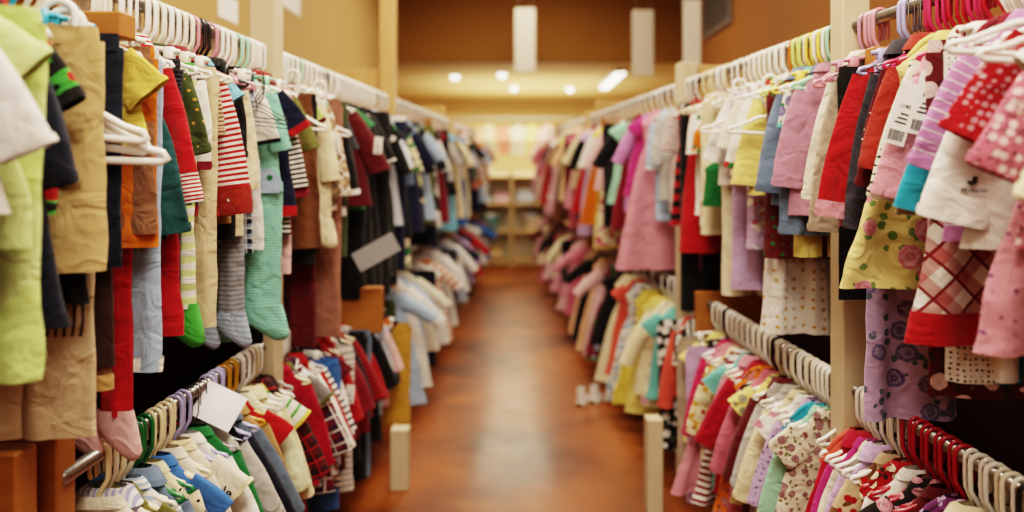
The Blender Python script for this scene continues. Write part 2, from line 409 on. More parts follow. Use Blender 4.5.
# ------------------------------------------------------------------ hangers
def hook_path(h=.07):
    p = [(0, 0, ZC - .006), (0, 0, ZC + .012), (.010, 0, ZC + .028), (.0195, 0, ZC + .045), (.0205, 0, -.03), (.0205, 0, -.012)]
    for k in range(0, 9): a = PI * k / 8; p.append((.0205 * math.cos(a), 0, .0205 * math.sin(a)))
    p += [(-.0205, 0, -.02), (-.0205, 0, -.045), (-.018, 0, -.058)]
    return p
HM = {}
def hanger_meshes(style, colour):
    key = (style, colour)
    if key in HM: return HM[key]
    wire = style == 'wire'
    mat = plain('hanger_' + colour, colour, .25 if wire else .32, .9 if colour == 'chrome' else 0, 0, 0 if wire else .3)
    r = .0019 if wire else .0054
    hook = MB().pipe(hook_path(), r, 8).mesh('hook', mat)
    w = .125
    if style == 'clip':
        fr = MB().pipe([(-.10, 0, ZC - .014), (-.05, 0, ZC - .006), (0, 0, ZC - .003), (.05, 0, ZC - .006), (.10, 0, ZC - .014)], r * 1.1, 8)
        clips = []
        for s in (-1, 1): clips.append(MB().box(s * .075 - .012, s * .075 + .012, -.009, .009, ZC - .045, ZC - .002, .002).mesh('clip', mat))
        HM[key] = (hook, fr.mesh('clip_bar', mat), clips)
        return HM[key]
    top = ZC - .006; zb = ZC - .062
    pts = [(0, 0, top), (.03, 0, top - .006), (w * .75, 0, top - .038), (w - .006, 0, zb + .012), (w, 0, zb + .004), (w - .008, 0, zb - .001), (w * .5, 0, zb), (0, 0, zb)]
    pts = pts + [(-x, y, z) for x, y, z in reversed(pts[1:-1])]
    fr = MB().pipe(pts, r, 8, True).mesh('shoulder_frame', mat)
    HM[key] = (hook, fr, [])
    return HM[key]
FARH = {}
HQ = []
def queue_hanger(*a, **k): HQ.append((a[2], a, k))
def add_hanger(side, tier, d, style, colour, label, yaw, parts=True, scale=1.0, group=None):
    sx = -1 if side == 'L' else 1
    z = (ZU if tier == 'U' else ZL) + RR + .0054 - .0205 + .0002
    rz = (yaw if side == 'L' else PI - yaw) + rail_turn(side)
    hook, fr, clips = hanger_meshes(style, colour)
    o = empty('clothes_hanger', (sx * rail_x(side, d), d, z), rz)
    o.scale = (scale, 1, 1)
    for nm, me in [('hook', hook), ('shoulder_frame' if style != 'clip' else 'clip_bar', fr)] + [('clip', c) for c in clips]:
        c = bpy.data.objects.new(nm, me); COL.objects.link(c); c.parent = o
    tag(o, label, 'clothes hanger', group)
    return o

# ------------------------------------------------------------------ what hangs where
# fields: depth | outer edge px | sleeve end px | hem px | kind | main fabric | trim | name | options
UL = """
1.10|14|-|400|pants|s:peri|-|pale periwinkle blue trousers|
1.15|29|165|215|tee|s:white|s:white|plain white t-shirt nearest the camera|
1.20|59|98|250|hood|s:pale_lime|-|pale lime hooded sweatshirt|cw=.05
1.24|45|-|388|pants|b:lime,pale_lime,lime,160|-|long lime green trousers|
1.31|62|180|330|jacket|s:ink|-|navy blue coat with pale snaps|fl=1.75
1.37|74|112|215|long|b:black,kelly,red,52|-|black top with bright green appliques|
1.43|104|-|276|pants|s:khaki|-|khaki cargo trousers with pockets|cargo=1,yaw=.25,taper=.5,wide=1
1.47|86|-|304|skirt|s:black|s:dark|black skirt with fringed hem|fringe=1
1.51|98|-|440|pants|s:beige|-|long beige wide-legged trousers|taper=.52
1.56|131|-|270|pants|k:denim|-|dark indigo jeans|
1.585|121|-|370|pants|s:dark|-|dark brown corduroy trousers|
1.60|120|-|392|pants|s:cocoa|s:tan|brown trousers with turned-up tan cuffs|cuffed=1
1.735|141|-|458|tights|s:red|s:blush|red tights with pale pink feet|
1.685|161|-|236|pants|s:cocoa|-|short cocoa brown trousers|yaw=.06,taper=.5
1.705|167|-|249|pants|s:orange|-|bright orange trousers|
1.665|167|106|150|tee|s:yellow|s:yellow|plain yellow t-shirt|
1.765|172|-|372|pants|s:powder|s:white|pale blue leggings with white hems|
1.81|185|180|238|long|s:teal|-|dark teal sweater|cw=.05,drop=.1
1.85|198|186|335|card|s:red|h:red,white,9,.5|bright red cardigan with striped cuffs|cl=.07
1.93|190|-|330|pants|h:black,charcoal,10,.5|-|black finely striped leggings|
1.97|208|150|205|long|d:moss,gold,26,.14|-|dark green dotted long-sleeved top|
2.01|203|-|345|tights|h:pale_lime,white,34,.5|s:kelly|lime striped tights with green feet|
2.05|207|160|215|jacket|s:white|s:wine|white jacket with wine collar|body=s:navy
2.09|224|-|328|pants|s:sand|-|sand coloured straight trousers|
2.13|219|130|205|long|h:brown,beige,10,.55|-|brown and tan striped long-sleeved top|
2.17|242|196|215|long|h:red,white,15,.5|s:brick|red and white striped raglan with orange cuffs|cl=.075,cw=.045
2.21|241|106|210|tee|s:sky|s:sky|sky blue t-shirt|
2.25|236|-|225|shorts|s:tan|-|tan cotton shorts|
2.28|241|150|240|jacket|s:black|-|black zipped jacket|
2.33|250|180|236|long|s:cream|-|cream long-sleeved polo top|
2.37|249|-|348|tights|h:grey,steel,14,.5|h:powder,steel,14,.5|grey striped tights with pale feet|
2.41|258|-|255|pants|p:denim,powder,white,30|-|blue plaid cotton trousers|
2.45|272|141|250|tee|s:white|s:black|white t-shirt with black trim|
2.52|284|146|332|sleeper|h:mint,aqua,8,.55|h:mint,aqua,8,.55|mint green striped sleepsuit with blue dinosaur patch|dino=1
2.57|268|-|345|pants|s:black|-|long black trousers|
2.62|306|136|215|jacket|s:navy|s:red|navy jacket with red hem and collar|
2.66|300|182|235|long|h:soft,white,16,.5|-|black and white striped long-sleeved top|
2.70|302|190|235|card|s:wine|-|wine red knitted cardigan|tag=1
2.74|297|-|275|pants|s:blush|-|pale pink leggings|
2.80|314|150|175|long|s:olive|-|olive long-sleeved top|
2.85|322|-|248|skirt|s:brown|-|brown corduroy skirt|
2.90|322|-|265|pants|s:soft|-|charcoal jersey trousers|
2.96|326|130|190|tee|s:lime|s:maroon|lime t-shirt with maroon collar|
3.02|322|-|350|pants|s:maroon|-|long maroon trousers|
3.08|336|175|240|sleeper|s:cream|-|plain cream sleepsuit|
3.14|348|190|210|long|p:beige,brown,white,46,.6|-|beige plaid shirt|collar=1
3.20|347|-|338|pants|s:dusty|-|dusty rose-brown trousers|
3.26|356|190|215|jacket|s:black|s:white|black track jacket with white trim|
3.33|352|-|258|shorts|s:moss|-|dark olive shorts|
3.40|355|150|230|long|s:charcoal|-|charcoal long-sleeved top|
3.55|384|175|206|tee|s:maroon|s:maroon|large maroon t-shirt|
3.63|372|-|210|tee|s:green|s:green|green cotton t-shirt|
3.70|370|-|300|pants|s:black|-|wide black trousers|
3.80|384|170|290|jacket|s:black|-|black padded jacket|
3.90|392|165|290|long|s:black|h:white,soft,20,.5|black top with striped cuffs|
4.00|395|-|295|pants|s:soft|-|black sweat trousers|
4.10|403|150|275|tee|b:black,green,white,70|s:black|black t-shirt with green and white print|
4.22|408|175|285|jacket|s:black|-|long black coat|
4.34|411|170|225|long|h:powder,white,22,.5|-|pale blue striped shirt|collar=1
4.46|414|185|270|pants|s:navy|s:white|navy trousers with white hems|
"""
UL_FAR = """
tee|s:black;long|b:cream,green,black,60;tee|s:jeans;card|s:navy;tee|b:black,cream,lime,70;jacket|s:black;long|s:powder;pants|s:olive;jacket|s:ink
tee|b:black,white,green,80;long|s:white;tee|s:wine;pants|s:black;long|s:palegrey;card|s:soft;tee|s:sky;pants|s:khaki;jacket|s:black;long|s:cream
tee|s:blue;long|s:beige;jacket|s:charcoal;tee|s:ivory;pants|s:black;long|s:steel;tee|s:moss;card|s:black;tee|s:salmon;long|s:white;jacket|s:navy
tee|s:orange;long|s:powder;jacket|s:black;tee|s:cream;long|s:rust;pants|s:grey;tee|s:white;long|s:charcoal
"""
UR = """
1.12|1006|235|240|long|s:salmon|s:magenta|salmon pink top with magenta cuffs|cw=.05
1.17|980|214|268|ldress|d:cream,brown,16,.15|-|cream dotted dress with flared sleeves|flare=1,cw=.06
1.22|994|121|200|tee|s:white|-|plain white short-sleeved top|
1.26|969|188|250|long|f:rose,blush,soft,17|-|pink pyjama top with small animal print|cw=.05
1.30|966|-|355|dress|d:pink,plum,22,.17|s:peach|pink polka dot dress|bod=d:peach,brown,20,.17,k=6
1.565|988|-|384|shorts|s:white|-|white jersey shorts|
1.59|962|-|386|pants|s:turq|-|turquoise blue leggings|
1.385|956|150|155|tee|f:red,rose,crimson,15|s:red|red floral blouse with ruffles|
1.42|938|219|250|long|s:white|-|white top with black duck emblem|cw=.058,chick=1
1.575|940|-|386|pants|d:white,black,11,.25|-|white leggings with black dots|
1.60|921|-|400|pants|f:maroon,blush,dark,45|-|dark maroon floral leggings|
1.515|921|170|240|long|h:orchid,white,20,.1|s:orchid|orchid top with thin white stripes|cw=.048
1.55|906|-|345|dress|p:white,red,wine,58,.75|s:wine|red and white plaid dress|k=5,hemband=s:red
1.54|911|190|205|tee|s:turq|-|turquoise blue cotton tee|drop=.05
1.965|861|-|418|skirt|f:lilac,purple,slate,64|-|lilac skirt embroidered with blue flowers|k=4
1.65|884|195|205|long|s:pink|s:pink|pink ribbed sweater with white price tags|tags=1
1.70|878|195|215|long|d:offwhite,black,18,.2|-|ivory top with black dotted placket|
1.77|834|-|288|dress|f:straw,bloom,leafy,70|s:butter|yellow dress printed with pink roses|k=5
1.845|864|165|220|card|s:brick|-|rust red knitted cardigan|
1.88|860|180|260|long|d:maroon,white,20,.14|-|maroon dotted long-sleeved top|
1.93|850|218|260|card|s:charcoal|-|charcoal grey cardigan|
2.00|821|206|225|long|s:red|s:pink|red sweater with pink cuffs|cl=.04,cw=.046
2.07|828|-|300|pants|s:black|-|black stretch trousers|
2.12|813|220|232|long|s:stone|-|stone grey knitted sweater|cw=.045
2.18|806|192|225|jacket|s:offwhite|-|cream wool coat|cw=.044
2.24|842|-|95|skirt|s:red|-|small red felt skirt folded over the rail|
2.31|777|180|215|long|s:mauve|-|mauve pink fleece top|cw=.046
2.36|786|222|235|long|k:jeans|-|faded blue denim shirt|
2.41|788|-|258|shorts|s:butter|-|pale yellow cotton shorts|
2.46|782|125|190|tee|f:white,purple,green,40|s:aqua|white tee with purple and green flowers|
2.52|762|185|205|jacket|k:jeans|-|blue denim jacket with wide sleeves|cw=.046
2.57|767|-|258|vest|d:maroon,green,30,.2|s:green|maroon sleeveless top with green trim|
2.62|759|-|332|dress|d:white,gold,30,.2|-|white dress with gold polka dots|k=6
2.70|740|180|195|tee|s:butter|s:butter|butter yellow t-shirt|
2.82|742|-|250|pants|b:lilac,white,rose,40|-|lilac print leggings|
2.92|727|-|290|pants|s:lilac|s:lilac|lilac satin trousers with gathered hems|cuffed=1
3.03|717|-|296|pants|s:ivory|-|ivory lace trousers|
2.76|730|166|180|long|s:white|b:red,green,white,30|white blouse with red and green cuffs|
2.87|722|150|175|tee|s:offwhite|-|off-white eyelet blouse|
3.16|704|-|206|vest|s:green|-|emerald green sleeveless top|drop=.24
2.97|708|160|185|long|s:white|-|white frilled blouse|
3.32|696|-|235|pants|s:cream|-|cream ribbed leggings|
3.40|694|150|225|long|b:white,orange,green,60|-|white top printed with orange and green|
3.50|690|150|215|tee|s:white|s:white|white puff-sleeved blouse|
3.62|677|-|252|dress|s:red|-|long red dress|k=5
3.74|676|-|315|pants|s:black|-|straight black trousers|
3.86|668|-|225|dress|h:red,black,60,.5|-|red and black striped dress|
3.98|664|150|210|long|h:wine,white,18,.5|-|wine and white striped top|
4.12|655|160|200|jacket|s:palegrey|-|pale grey fleece jacket|
4.26|652|165|220|tee|s:powder|s:white|powder blue tee with white trim|
"""
UR_FAR = """
dress|s:pink;tee|s:magenta;long|s:orchid;dress|s:wine;tee|s:mint;card|s:black;pants|s:black;dress|b:cream,rose,red,60;long|s:blush;tee|s:yellow
dress|s:orange;long|s:white;tee|s:lilac;dress|s:red;jacket|s:black;long|s:cream;dress|s:pink;tee|s:rose;pants|s:maroon;long|s:peach;dress|s:black
tee|s:butter;card|s:brown;long|s:blush;dress|b:pink,white,wine,50;tee|s:white;jacket|s:soft;dress|s:red;long|s:pink;tee|s:salmon;dress|s:blush;long|s:rose;tee|s:cream;dress|s:mauve;long|s:blush;tee|s:pink
"""
LL = """
1.50|-|-|-|long|s:offwhite|-|off-white long-sleeved shirt|
1.555|-|-|-|long|v:white,lav,14,.5|-|white and lavender pinstriped shirt|collar=1
1.61|-|-|-|tee|s:olive|-|olive green cotton tee|
1.66|-|-|-|long|h:white,powder,14,.5|-|white shirt with powder blue stripes|
1.71|-|-|-|jacket|k:jeans|-|light blue denim jacket|
1.765|-|-|-|long|d:cream,soft,26,.14|-|cream shirt with black flecks|
1.815|-|-|-|tee|s:blue|-|cobalt blue tee|
1.87|-|-|-|long|s:offwhite|-|off-white hooded top|
1.93|-|-|-|tee|s:offwhite|s:cream|cream t-shirt with red and black lettering|little=1
1.985|-|-|-|long|s:white|-|white thermal top|
2.04|-|-|-|long|s:green|-|dark green rugby shirt|
2.095|-|-|-|long|s:palegrey|-|pale grey marled top|
2.15|-|-|-|jacket|s:ink|-|midnight navy jacket|
2.21|-|-|-|jacket|k:slate|-|faded grey denim jacket|
2.265|-|-|-|card|s:tan|-|tan wool cardigan|
2.32|-|-|-|tee|s:red|-|scarlet cotton tee|
2.38|-|-|-|long|h:pale_lime,white,9,.5|-|lime and white fine striped top|
2.44|-|-|-|jacket|s:cream|-|cream quilted jacket|
2.50|-|-|-|tee|h:kelly,white,30,.7|s:yellow|green tee with white stripes|
2.56|-|-|-|long|p:maroon,black,red,44|-|maroon and black plaid shirt|collar=1
2.62|-|-|-|jacket|s:dark|-|dark brown suede jacket|
2.68|-|-|-|long|s:crimson|-|crimson long-sleeved top|
2.74|-|-|-|tee|s:grey|s:olive|grey tee with olive trim|
2.80|-|-|-|long|p:wine,navy,white,50|-|wine and navy plaid shirt|collar=1
2.86|-|-|-|long|s:white|-|white polo top|
2.92|-|-|-|card|s:red|-|plain red cardigan|
2.98|-|-|-|long|h:navy,white,24,.6|-|navy and white striped rugby shirt|
3.04|-|-|-|pants|s:blue|-|royal blue trousers|long=.62,R=.19
3.10|-|-|-|long|s:white|s:navy|white top with navy cuffs|
3.16|-|-|-|tee|s:maroon|-|deep maroon tee|
3.22|-|-|-|hood|s:red|-|red hooded sweatshirt|
3.28|-|-|-|pants|h:palegrey,white,24,.5|-|grey and white striped trousers|long=.64,R=.19
3.34|-|-|-|card|s:wine|-|ribbed wine cardigan|
3.41|-|-|-|long|s:black|-|black cotton top|long=.56
3.48|-|-|-|long|h:red,maroon,20,.5|-|red and maroon striped sweater|
3.54|-|-|-|pants|s:black|-|slim black trousers|long=.7,R=.19
3.60|-|-|-|pants|k:jeans|-|washed blue jeans|long=.72,R=.2
3.66|-|-|-|long|s:red|-|red knitted top|
3.73|-|-|-|jacket|s:black|-|black wool jacket|long=.6
3.80|-|-|-|long|h:powder,white,26,.5|-|blue and white banded shirt|
3.88|-|-|-|tee|s:steel|-|steel blue tee|
3.96|-|-|-|long|v:white,jeans,18,.6|-|white shirt with blue pinstripes|collar=1
4.04|-|-|-|jacket|s:blush|-|dusty pink jacket|
4.12|-|-|-|tee|b:soft,orange,white,50|-|black printed tee|
4.20|396|378|385|jacket|k:denim|-|dark denim jacket|R=.24
4.30|424|-|425|pants|s:gold|-|mustard yellow trousers|maxhw=.29,drop=.1
4.42|-|-|-|pants|s:moss|-|dark moss trousers|
"""
LL_FAR = """
long|s:powder;long|s:white;jacket|s:powder;long|s:offwhite;pants|s:ink;tee|s:white;long|h:orange,white,50,.5;jacket|s:palegrey;long|s:white;pants|s:charcoal
tee|s:steel;long|s:white;jacket|s:navy;long|s:lilac;tee|s:navy;card|s:red;long|s:grey;tee|s:white;jacket|s:black;long|s:blue;tee|s:wine;long|s:charcoal
"""
LR = """
1.44|-|-|-|tee|b:white,orange,green,26|-|white tee with orange and green dots|
1.49|-|-|-|long|s:offwhite|-|ivory ribbed top|
1.54|-|-|-|tee|b:black,white,orange,40|-|black printed blouse|
1.59|-|-|-|jacket|s:turq|-|bright turquoise jacket|
1.64|-|-|-|long|b:sand,brown,rose,44|-|sand top with brown floral print|
1.69|-|-|-|card|s:cream|-|cream knitted cardigan|
1.745|-|-|-|dress|b:plum,lilac,navy,34|-|purple sequinned dress on a magenta hanger|
1.80|-|-|-|long|s:maroon|-|deep maroon sweater|
1.855|-|-|-|tee|f:soft,rose,moss,40|-|black blouse with rose flowers|
1.91|-|-|-|long|s:white|-|white crochet top|
1.96|-|-|-|dress|f:red,cream,dark,42|-|red dress with cream flowers|
2.01|-|-|-|long|b:beige,brown,red,38|-|beige top with brown and red print|
2.06|-|-|-|card|s:lilac|-|lilac cardigan|
2.11|-|-|-|ldress|s:offwhite|-|long off-white dress|
2.16|-|-|-|long|s:magenta|-|magenta velour top|
2.21|-|-|-|card|s:crimson|-|crimson knitted cardigan|
2.26|-|-|-|dress|s:coral|-|coral red dress|
2.31|-|-|-|tee|f:offwhite,wine,olive,34|-|white blouse with wine flowers|
2.36|-|-|-|long|s:mint|-|mint green top|
2.41|-|-|-|dress|s:turq|-|turquoise blue dress|
2.46|-|-|-|long|d:lilac,purple,20,.2|-|lilac top with purple dots|
2.51|-|-|-|tee|b:white,pink,lime,36|-|white tee with pink and lime print|
2.56|-|-|-|long|s:cream|-|cream waffle top|
2.62|-|-|-|hood|s:palegrey|-|pale grey hooded sweatshirt|
2.68|-|-|-|card|s:maroon|-|maroon cardigan|
2.74|-|-|-|tee|f:butter,olive,red,36|-|yellow floral tee|
2.80|-|-|-|long|s:rose|-|rose pink top|
2.86|-|-|-|dress|f:orange,red,brown,44|-|orange and red floral dress|
2.92|-|-|-|long|s:crimson|-|crimson ribbed top|
2.98|-|-|-|card|s:pink|-|soft pink cardigan|
3.04|-|-|-|tee|s:aqua|-|aqua blue tee|R=.2
3.10|-|-|-|dress|h:wine,white,24,.5|-|wine and white striped dress|
3.16|-|-|-|long|b:cream,gold,red,40|-|cream top with gold print|
3.22|668|-|490|dress|s:pink|-|pink tulle party dress|R=.3,k=13
3.28|-|-|-|long|s:hot|-|hot pink top|
3.34|-|-|-|pants|s:lilac|-|pale lilac trousers|long=.68,R=.2
3.42|-|-|-|tee|s:butter|-|primrose yellow tee|
3.50|-|-|-|pants|s:stone|-|stone coloured trousers|long=.66,R=.2
3.75|682|360|375|tee|z:white,black|s:white|black and white zebra print top|R=.24
3.84|663|402|395|long|s:coral|-|coral orange top|R=.26
3.92|654|-|450|pants|f:black,white,olive,50|-|black trousers with white flowers|R=.24
4.02|-|-|-|tee|s:aqua|-|sea green tee|R=.22
4.12|640|-|405|dress|f:cream,rose,slate,60|-|cream dress with faded roses|R=.3
4.25|-|-|-|jacket|s:cream|-|ivory fleece jacket|R=.26
4.40|622|-|412|dress|s:butter|s:yellow|long pale yellow dress|R=.34
4.62|606|-|402|dress|s:yellow|-|golden yellow dress|R=.32
"""
LR_FAR = """
dress|b:white,powder,slate,50;tee|s:coral;dress|s:cream;tee|s:black;dress|b:wine,green,powder,60;long|s:blush;dress|s:peach;jacket|s:black;dress|s:peach
tee|s:rose;long|s:pink;dress|s:blush;pants|s:black;dress|s:pink;long|s:cream;tee|s:wine;dress|s:blush;jacket|s:soft;dress|s:rose;tee|s:cream;long|s:maroon;dress|s:pink;tee|s:blush
"""
CNAME = dict(pale='pale yellow', peri='periwinkle', soft='soft black', ink='midnight blue', jeans='denim blue', turq='turquoise', sky='sky blue', powder='powder blue',
             lav='lavender', hot='hot pink', pale_lime='pale lime', palegrey='pale grey', offwhite='off-white', steel='steel blue', dark='dark brown', butter='butter yellow', moss='moss green', wine='wine red')
KW = dict(tee='tee', long='long-sleeved top', card='cardigan', hood='hooded top', jacket='jacket', vest='vest', dress='dress', ldress='dress', skirt='skirt', pants='trousers', shorts='shorts', tights='tights', sleeper='sleepsuit')
RAIL = dict(UL='upper dark-clothes rail', LL='lower dark-clothes rail', UR='upper pink-clothes rail', LR='lower pink-clothes rail')
def pick_hanger(rail, d, i):
    r = rnd.random()
    if rail == 'UL':
        if d < 1.3: return ('plastic', 'hot')
        if d < 1.62: return ('plastic', rnd.choice(['kelly', 'turq', 'offwhite']))
        if d < 2.2: return ('plastic', rnd.choice(['white', 'offwhite', 'white']))
        if d < 2.32: return ('plastic', rnd.choice(['wine', 'pink', 'black']))
        if d < 2.5: return ('plastic', rnd.choice(['white', 'pink', 'white']))
        return ('plastic', 'white' if r < .8 else ('offwhite' if r < .95 else 'mint'))
    if rail == 'UR':
        if d < 1.6: return ('plastic', 'white')
        if d < 1.87: return ('plastic', 'hot' if r < .6 else 'crimson')
        if d < 1.94: return ('wire', 'chrome')
        if d < 2.2: return ('plastic', rnd.choice(['mauve', 'pink', 'lav', 'mauve', 'orchid']))
        if d < 2.4: return ('plastic', rnd.choice(['mint', 'white', 'aqua']))
        if d < 2.75: return ('plastic', rnd.choice(['orange', 'white', 'yellow', 'lime', 'white']))
        return ('plastic', 'white' if r < .7 else 'cream')
    if rail == 'LL':
        if d < 1.72: return ('plastic', 'lav')
        if d < 1.9: return ('plastic', rnd.choice(['cream', 'offwhite']))
        if d < 1.97: return ('plastic', 'green')
        if d < 2.08: return ('plastic', 'cream')
        if d < 2.18: return ('plastic', 'lav')
        if d < 2.3: return ('wire', 'chrome')
        if d < 2.4: return ('plastic', 'lav')
        if d < 2.5: return ('plastic', 'mustard')
        return ('plastic', rnd.choice(['white', 'cream', 'offwhite', 'palegrey']))
    if d < 1.72: return ('plastic', 'white' if r < .75 else ('offwhite' if r < .9 else 'black'))
    if d < 1.98: return ('plastic', 'crimson')
    return ('plastic', 'white' if r < .62 else ('offwhite' if r < .9 else 'black'))

ALLG = []
def parse(rail, txt, far, d0, d1):
    items = []
    for ln in txt.strip().splitlines():
        f = ln.split('|'); opt = {}
        s = f[8].strip() if len(f) > 8 else ''
        # options: comma separated key=value, a bare token continues the previous value
        cur = None
        for tok in s.split(','):
            if '=' in tok: cur, val = tok.split('=', 1); opt[cur] = val
            elif tok: opt[cur] += ',' + tok
        for k in list(opt):
            try: opt[k] = float(opt[k])
            except ValueError: pass
        num = lambda x: None if x == '-' else float(x)
        items.append(dict(d=float(f[0]), ox=num(f[1]), ys=num(f[2]), yb=num(f[3]), kind=f[4], main=f[5], trim=None if f[6] == '-' else f[6], name=f[7], opt=opt))
    fl = [x.strip() for ln in far.strip().splitlines() for x in ln.split(';')]
    for i, x in enumerate(fl):
        k, m = x.split('|'); t = i / (len(fl) - 1)
        d = d0 + (d1 - d0) * t ** 1.15 + rnd.uniform(-.02, .02)
        pat, cs = m.split(':'); cn = [CNAME.get(c, c) for c in cs.split(',') if c in PAL]
        nm = cn[0] + ' ' + KW[k] if pat in 'sk' else f'{cn[0]} {KW[k]} with {cn[1]} ' + {'h': 'stripes', 'b': 'print'}[pat]
        items.append(dict(d=d, ox=None, ys=None, yb=None, kind=k, main=m, trim=None, name=nm, opt={'far': 1}))
    return items
def place(rail, items):
    tier, side = rail; sx = -1 if side == 'L' else 1; zr = ZU if tier == 'U' else ZL; fs = -1 if side == 'L' else 1
    names = {}
    sway = rnd.random() * 6
    for i, g in enumerate(items):
        d, opt, kind = g['d'], g['opt'], g['kind']; far = 'far' in opt
        gap = min(items[i + 1]['d'] - d if i + 1 < len(items) else .06, d - items[i - 1]['d'] if i else .06)
        th = max(.010, min(.026, gap * .42))
        longs = SLEEVED.get(kind, 0)
        if g['ox'] is not None: R = rail_x(side, d) - abs(CX - g['ox']) * d / FPX
        else: R = opt.get('R', rnd.uniform(.195, .25) if kind not in ('pants', 'shorts', 'tights') else rnd.uniform(.13, .17))
        if far: R = rnd.uniform(.22, .29) + (.05 if tier == 'L' else 0)
        R = max(.07, min(.36 if 'R' in opt or far else .27, R))
        if g['ys'] is not None: ls = ((zr + ZC - .075) - (EYE - (g['ys'] - CY) * d / FPX)) / math.cos(.35)
        else: ls = (rnd.uniform(.24, .3) if longs else rnd.uniform(.08, .11)) if kind in SLEEVED else 0
        ls = max(.06, min(.42, ls)) if kind in SLEEVED else 0
        if kind == 'dress': ls = 0
        if g['yb'] is not None: L = zr + ZC - (EYE - (g['yb'] - CY) * d / FPX)
        else:
            L = opt.get('long', {'pants': rnd.uniform(.4, .5), 'shorts': .26, 'dress': rnd.uniform(.4, .52), 'ldress': .5, 'skirt': .3, 'jacket': rnd.uniform(.34, .4)}.get(kind, rnd.uniform(.31, .38)))
            if far and tier == 'U': L = rnd.uniform(.66, .92) if kind in ('dress', 'pants', 'jacket') or rnd.random() < .45 else rnd.uniform(.42, .6)
            if tier == 'L' and 'long' not in opt: L = min(.76, L * ((2.0 if rnd.random() < .5 else 1.6) if d < 7 else 1.4) if far else L * (1.2 if d < 2.4 else 1.36))
        if g['yb'] is not None: L -= opt.get('drop', 0)
        if kind in ('tee', 'long', 'jacket', 'card') and g['yb'] is not None: L = max(L, .25)
        L = max(.08, min(.98 if tier == 'U' else .7, L))
        yaw = opt.get('yaw', .10 + .13 * math.sin(d * 5 + sway) + rnd.uniform(-.04, .04))
        nm = g['name']
        if nm in names:
            names[nm] += 1; prev = items[i - 1]['name'].split(' with')[0].split(' beyond')[0]
            nm = nm.split(' with')[0] + ' beyond the ' + prev
        names[nm] = 1; g['name'] = nm
        rz = (yaw if side == 'L' else PI - yaw) + rail_turn(side)
        hs = 'clip' if kind in ('pants', 'shorts', 'tights', 'skirt') else None
        st, hc = pick_hanger(rail, d, i)
        if hs: st = 'clip'
        root = empty(KINDNAME[kind], (sx * rail_x(side, d), d, zr - opt.get('drop', 0)), rz)
        build_garment(kind, root, R, ls, L, th, g['main'], g['trim'], fs, d < 3.5, i + {'UL': 0, 'UR': 100, 'LL': 200, 'LR': 300}[rail], opt)
        lab = nm + ' on the ' + RAIL[rail]
        if far:
            pv = items[i - 1]['name'].split(' with')[0].split(' beyond')[0]; lab = 'blurred ' + nm.split(' beyond')[0] + ' far along the ' + RAIL[rail]
            room = 16 - len(lab.split()) - 2
            if room >= 2: lab += ', past the ' + ' '.join(pv.split()[-room:])
        tag(root, lab, KINDCAT[kind], f'clothes on the {RAIL[rail]}')
        g['root'] = root; g['R'] = R; g['L'] = L; g['th'] = th; g['rail'] = rail
        if not (tier == 'L' and far and d > 6.5):
            cn = {'hot': 'hot pink', 'lav': 'lavender', 'offwhite': 'off-white', 'turq': 'turquoise', 'kelly': 'bright green', 'palegrey': 'pale grey'}.get(hc, hc)
            ln = f"{cn} {'clip ' if st == 'clip' else ('metal ' if st == 'wire' else 'plastic ')}hanger holding the {nm}"
            if len(ln.split()) <= 11: ln += ' on the ' + RAIL[rail]
            queue_hanger(side, tier, d, st, hc, ln, yaw, group=f'hangers on the {RAIL[rail]}')
        # spare hangers crowding the rail between the garments
        lim = {'UL': (1.78, 4.4), 'UR': (1.3, 3.6), 'LL': (1.5, 2.75), 'LR': (1.44, 3.4)}[rail]
        if lim[0] < d < lim[1] and gap > .03 and not far:
            st2, hc2 = pick_hanger(rail, d + .02, i)
            cn = {'hot': 'hot pink', 'lav': 'lavender', 'offwhite': 'off-white', 'turq': 'turquoise', 'kelly': 'bright green', 'palegrey': 'pale grey'}.get(hc2, hc2)
            ln = f'bare {cn} hanger squeezed in just behind the {nm}'
            if len(ln.split()) > 16: ln = ' '.join(ln.split()[:16])
            two = rail == 'UR' and 1.55 < d < 2.2
            queue_hanger(side, tier, d + (items[i + 1]['d'] - d) * (.36 if two else .5), st2, hc2, ln, yaw, scale=.75, group=f'hangers on the {RAIL[rail]}')
            if two: queue_hanger(side, tier, d + (items[i + 1]['d'] - d) * .68, st2, hc2, ln.replace('just behind', 'second behind'), yaw, scale=.75, group=f'hangers on the {RAIL[rail]}')
    ALLG.extend(items)
G = {}
AVOID = {'UL': [(1.63, .05), (2.8, .075), (4.92, .075), (7.9, .075), (10.4, .075)], 'LL': [(1.6, .09), (2.8, .075), (3.73, .06), (4.92, .075), (7.9, .075), (10.4, .075)],
         'UR': [(2.065, .05), (2.27, .075), (3.98, .075), (7.1, .075), (9.6, .075)], 'LR': [(2.27, .075), (3.62, .06), (3.98, .075), (7.1, .075), (9.6, .075)]}   # POSTS and arms
